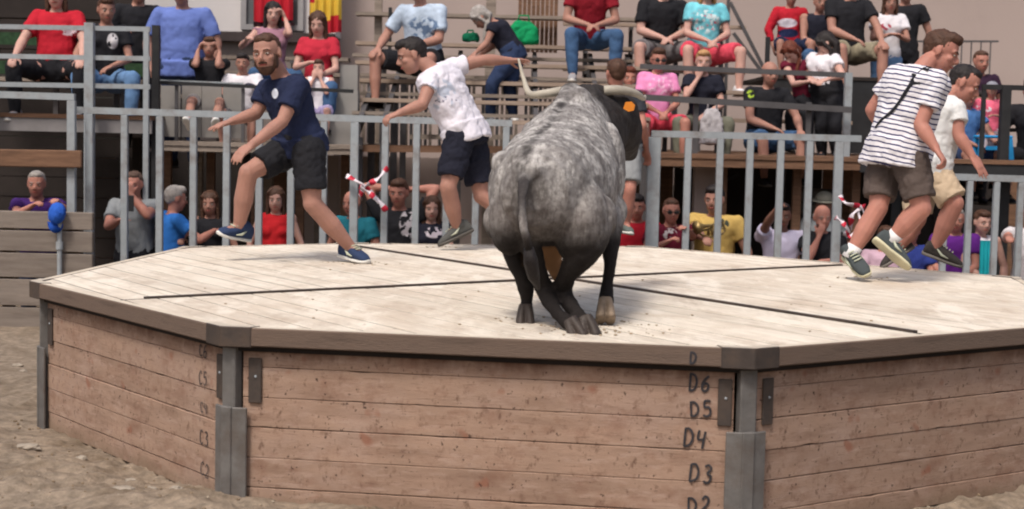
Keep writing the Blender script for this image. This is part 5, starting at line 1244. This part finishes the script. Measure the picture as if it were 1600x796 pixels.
nv = sp('woman in navy printed T-shirt with wavy brown hair under the white-shirted runner', 674, 326, 14.8, 8, 'stand', s=.94, female=True, arms=('chest', 'side'), top=DNAVY, bot=JEAND, leg='pants', hair=('long', 'brown'), skin=1, shoes=SHB, group=FG)
sp('man in red T-shirt peering out just right of the bull', 995, 324, 14.9, -4, 'stand', s=.97, arms=('side', 'side'), top=RED, bot=JEAND, leg='pants', hair=('short', 'black'), skin=2, shoes=SHB, group=FG)
mar = sp('man with glasses in maroon T-shirt gripping a fence bar', 1049, 330, 14.85, 6, 'stand', s=.97, arms=((1072, 358, 14.42), (1042, 378, 14.55)), top=MAROON, bot=JEAND, leg='pants', hair=('crop', 'brown'), skin=2, glasses=True, shoes=SHB, group=FG)
ym = sp('dark-haired man in yellow T-shirt with a brass horn', 1116, 312, 15.0, -22, 'stand', s=1.1, fat=1.15, arms=('side', (1100, 372, 14.55)), top=YEL, bot=BLACKC, leg='pants', hair=('short', 'black'), skin=0, shoes=SHB, group=FG)
sp('man in lavender T-shirt holding a bar at head height', 1222, 338, 14.85, -6, 'stand', s=1.0, arms=('side', (1214, 326, 14.45)), top=LAV, bot=JEAND, leg='pants', hair=('short', 'black'), skin=3, shoes=SHB, group=FG)
sp('bald man in black T-shirt resting his chin on his hand behind the fence', 1285, 341, 14.85, 4, 'stand', s=.97, arms=('chest', 'mouth'), top=BLACKC, bot=JEANL, leg='pants', hair=('bald', 'grey'), skin=2, shoes=SHB, group=FG)
sp('person in grey brimmed hat standing behind the bald man with hand on chin', 1288, 322, 15.5, 0, 'stand', s=.95, arms=('side', 'side'), top=GRYP, bot=JEAND, leg='pants', hair=('short', 'grey'), skin=0, shoes=SHB, group=FG, hat=(cl("hat_grey", (138, 136, 126)), 'brim'))
sp('person in blue T-shirt crouched behind the two runners on the right', 1424, 362, 14.9, -12, 'stand', s=.95, arms=('chest', 'side'), top=cl("royal_blue", (44, 56, 120)), bot=JEAND, leg='pants', hair=('short', 'brown'), skin=2, shoes=SHB, group=FG)
sp('person in pale pink T-shirt seen between the legs of the striped runner', 1384, 372, 14.9, 10, 'stand', s=.9, arms=('side', 'side'), top=cl("pale_pink", (190, 160, 176)), bot=JEAND, leg='pants', hair=('short', 'brown'), skin=2, shoes=SHB, group=FG)
sp('man in purple polo shirt right of the runners', 1494, 344, 14.85, -14, 'stand', s=.95, arms=('lap', 'lap'), top=PURP, bot=JEAND, leg='pants', hair=('crop', 'grey'), skin=2, shoes=SHB, group=FG)
sp('boy in white vest with a turquoise towel, second from the right edge', 1535, 348, 14.85, 14, 'stand', s=.93, arms=('side', 'lap'), top=WHITE, bot=JEANL, leg='pants', hair=('short', 'brown'), skin=1, tank=True, sleeve=0, shoes=SHB, group=FG)
sp('person in white shirt reaching both arms across at the right edge of the photo', 1612, 335, 14.9, -20, 'stand', s=1., arms=('rail', (1576, 372, 14.5)), top=cl("offwhite", (196, 192, 196)), bot=cl("pale_trousers", (188, 188, 194)), leg='pants', hair=('short', 'brown'), skin=2, shoes=SHB, group=FG)
# man climbing the fence right of the bull
Y = 14.1
J = dict(head=P(962, 116, Y), neck=P(965, 142, Y), pel=P(972, 224, Y), look=V((-.3, 1, -.1)), up=V((0, .1, 1)), shL=P(938, 150, Y+.05), shR=P(994, 152, Y), elR=P(1004, 196, Y-.1), wrR=P(1010, 236, Y+.1), elL=P(932, 190, Y), wrL=P(950, 215, Y+.15),
         hipL=P(956, 236, Y), hipR=P(984, 236, Y), knL=P(952, 300, Y-.12), anL=P(954, 358, Y-.05), toL=P(952, 366, Y+.08), knR=P(984, 296, Y-.15), anR=P(978, 352, Y-.05), toR=P(986, 366, Y-.2), fnR=V((.2, 0, 1)), fnL=V((0, 0, 1)))
person('man in charcoal T-shirt and grey shorts climbing the fence behind the bull', J, cl("charcoal", (52, 54, 60)), cl("light_grey_shorts", (128, 130, 132)), (cl("shoe_greygreen", (88, 96, 92)), SOLE), 2, ('short', 'brown'), None, s=1.05, sleeve=.6, face=False)

add_print(p1, 92, 47, 15.3, 18, 8, (214, 196, 204), 22, .46)
add_print(q1, 166, 62, 15.5, 9, 14, (196, 192, 196), 16, .42); add_print(q1, 203, 58, 15.5, 9, 12, (196, 192, 196), 16, .42)
add_print(q3, 380, 132, 15.6, 14, 4, (48, 48, 70), 40, .44); add_print(q4, 655, 40, 16.2, 34, 22, (92, 112, 140), 16, .52)
add_print(q5, 1236, 34, 18.3, 18, 8, (206, 200, 212), 1, 0.0); add_print(q5, 1238, 50, 18.3, 20, 8, (36, 42, 74), 1, 0.0)
add_print(q6, 1391, 40, 18, 10, 6, (160, 50, 70), 20, .5); add_print(q7, 1108, 30, 17.6, 32, 26, (196, 216, 220), 18, .55); add_print(q7, 1108, 30, 17.6, 32, 26, (200, 90, 110), 26, .64)
add_print(q8, 1037, 135, 16, 24, 26, (226, 176, 204), 24, .55); add_print(blk, 636, 352, 14.5, 16, 26, (196, 190, 196), 16, .5); add_print(nv, 676, 366, 14.5, 16, 10, (206, 196, 206), 20, .5)
add_print(mar, 1050, 368, 14.6, 12, 10, (196, 190, 190), 20, .5); add_print(ym, 1134, 352, 14.7, 11, 9, (58, 66, 60), 20, .42); add_print(bald, 1180, 146, 15.9, 8, 8, (158, 184, 66), 20, .46); add_print(bald, 1178, 172, 15.9, 5, 12, (158, 184, 66), 20, .48)
add_print(ch, 1548, 168, 16.1, 14, 8, (214, 206, 214), 18, .5)

# ------------------------------------------------------------------ things people carry
cp = empty("baseball_cap", P(90, 334, 13.78), 'bright blue cap held against the plank barrier by the man in purple', 'cap'); cp.rotation_euler = (0, .15, .5)
CB = cl("cap_blue", (44, 88, 178))
mb = MB().loft([(V((0, .05, 0)), V((.075, 0, 0)), V((0, 0, .10))), (V((0, .02, 0)), V((.076, 0, 0)), V((0, 0, .102))), (V((0, -.03, .005)), V((.066, 0, 0)), V((0, 0, .09))), (V((0, -.065, .01)), V((.04, 0, 0)), V((0, 0, .055))), (V((0, -.075, .01)), V((.012, 0, 0)), V((0, 0, .015)))], 20, 2.1)
ob = mb.build("crown", CB, cp, None, True); remesh(ob, .006, 2, .01, .05)
mb = MB()
for i in range(9):
    a = PI*(i/8); x = -.07*math.cos(a); k = math.sin(a)
    mb.v += [(x, .045-.02*k, -.085-.0*k), (x, .02-.03*k, -.09-.085*k), (x, .026-.03*k, -.088-.085*k), (x, .051-.02*k, -.083)]
for i in range(8):
    for q in range(4): mb.f.append((i*4+q, i*4+(q+1) % 4, i*4+4+(q+1) % 4, i*4+4+q))
mb.build("peak", cl("cap_peak", (36, 74, 156)), cp, None, True)
MB().ell((0, -.078, .01), V((.008, 0, 0)), V((0, .006, 0)), V((0, 0, .008)), 8, 6).build("button", CB, cp, None, True)
def bag(label, px, py, Y, m, sx, sy, sz, name="bag"):
    r = empty(name, P(px, py, Y)-V((0, 0, sz)), label, 'bag')
    mb = MB().loft([(V((0, 0, 0)), V((sx, 0, 0)), V((0, sy, 0))), (V((0, 0, sz*.3)), V((sx*1.05, 0, 0)), V((0, sy*1.1, 0))), (V((0, 0, sz*1.3)), V((sx*.95, 0, 0)), V((0, sy*.9, 0))), (V((0, 0, sz*1.9)), V((sx*.5, 0, 0)), V((0, sy*.4, 0)))], 16, 3)
    ob = mb.build("body", m, r); remesh(ob, .012, 4, .04, .1)
    MB().tube([V((-sx*.4, 0, sz*1.8)), V((-sx*.3, 0, sz*2.4)), V((sx*.3, 0, sz*2.4)), V((sx*.4, 0, sz*1.8))], .01, 8).build("handle", m, r, None, True)
    return r
bag('green bag on the bleacher behind the bending woman', 818, 50, 17.8, cl("green", (20, 132, 82)), .17, .1, .13)
bag('small green pouch at the hands of the bending woman', 735, 58, 17.2, cl("dark_green", (16, 92, 66)), .09, .06, .05)
bag('pale grey bag between the knees of the fair-haired woman', 1112, 196, 15.95, cl("bag_grey", (168, 164, 168)), .12, .08, .19)
st_ = empty("stool", P(1550, 250, 16.0), 'bright blue plastic step stool under the child with the cap', 'stool'); BLP = mat("blue_plastic", srgb(36, 140, 200), .5)
MB().box((0, 0, .235), (.17, .12, .015)).build("seat", BLP, st_, None, bevel=.01)
for x in (-1, 1):
    for y in (-1, 1): MB().bar((x*.16, y*.11, 0), (x*.14, y*.095, .218), .05, .05).build("leg", BLP, st_, None, bevel=.005)
MB().box((0, -.1, .12), (.1, .008, .02)).build("stretcher", BLP, st_)
tw = tag(drape("towel", 1532, 1556, 376, 428, 14.62, cl("towel_turq", (36, 160, 172)), .03, 16), 'turquoise towel held by the boy in the white vest', 'towel')
# brass horn of the man in yellow
BR = mat("brass", srgb(150, 128, 86), .5, .2, 10, metal=.6)
hn = empty("brass_horn", P(1106, 362, 14.5), 'brass horn held low by the man in the yellow T-shirt', 'horn'); o_ = V(hn.location)
q = smooth_pts([P(1128, 346, 14.6), P(1112, 352, 14.52), P(1098, 354, 14.46), P(1088, 356, 14.42)], 4)
MB().tube(q, [.012]*4+[.013, .014, .016, .02, .024, .03, .04, .052, .066][:len(q)-4], 16).build("bell", BR, hn, o_, True)
MB().tube(smooth_pts([P(1128, 346, 14.6), P(1132, 362, 14.6), P(1116, 370, 14.55), P(1098, 368, 14.5), P(1094, 362, 14.5), P(1110, 358, 14.52)], 4), .011, 8).build("tubing", BR, hn, o_, True)
for k in range(3): MB().tube([P(1106+k*6, 352, 14.54), P(1107+k*6, 368, 14.54)], .015, 8).build("valve", BR, hn, o_, True)
# phone
ph = MB().box((0, 0, 0), (.038, .005, .075)).build("phone", M['black'], None, None, bevel=.004); ph.location = P(203, 318, 14.52); tag(ph, 'black phone in the hand of the man in the grey polo shirt', 'phone')
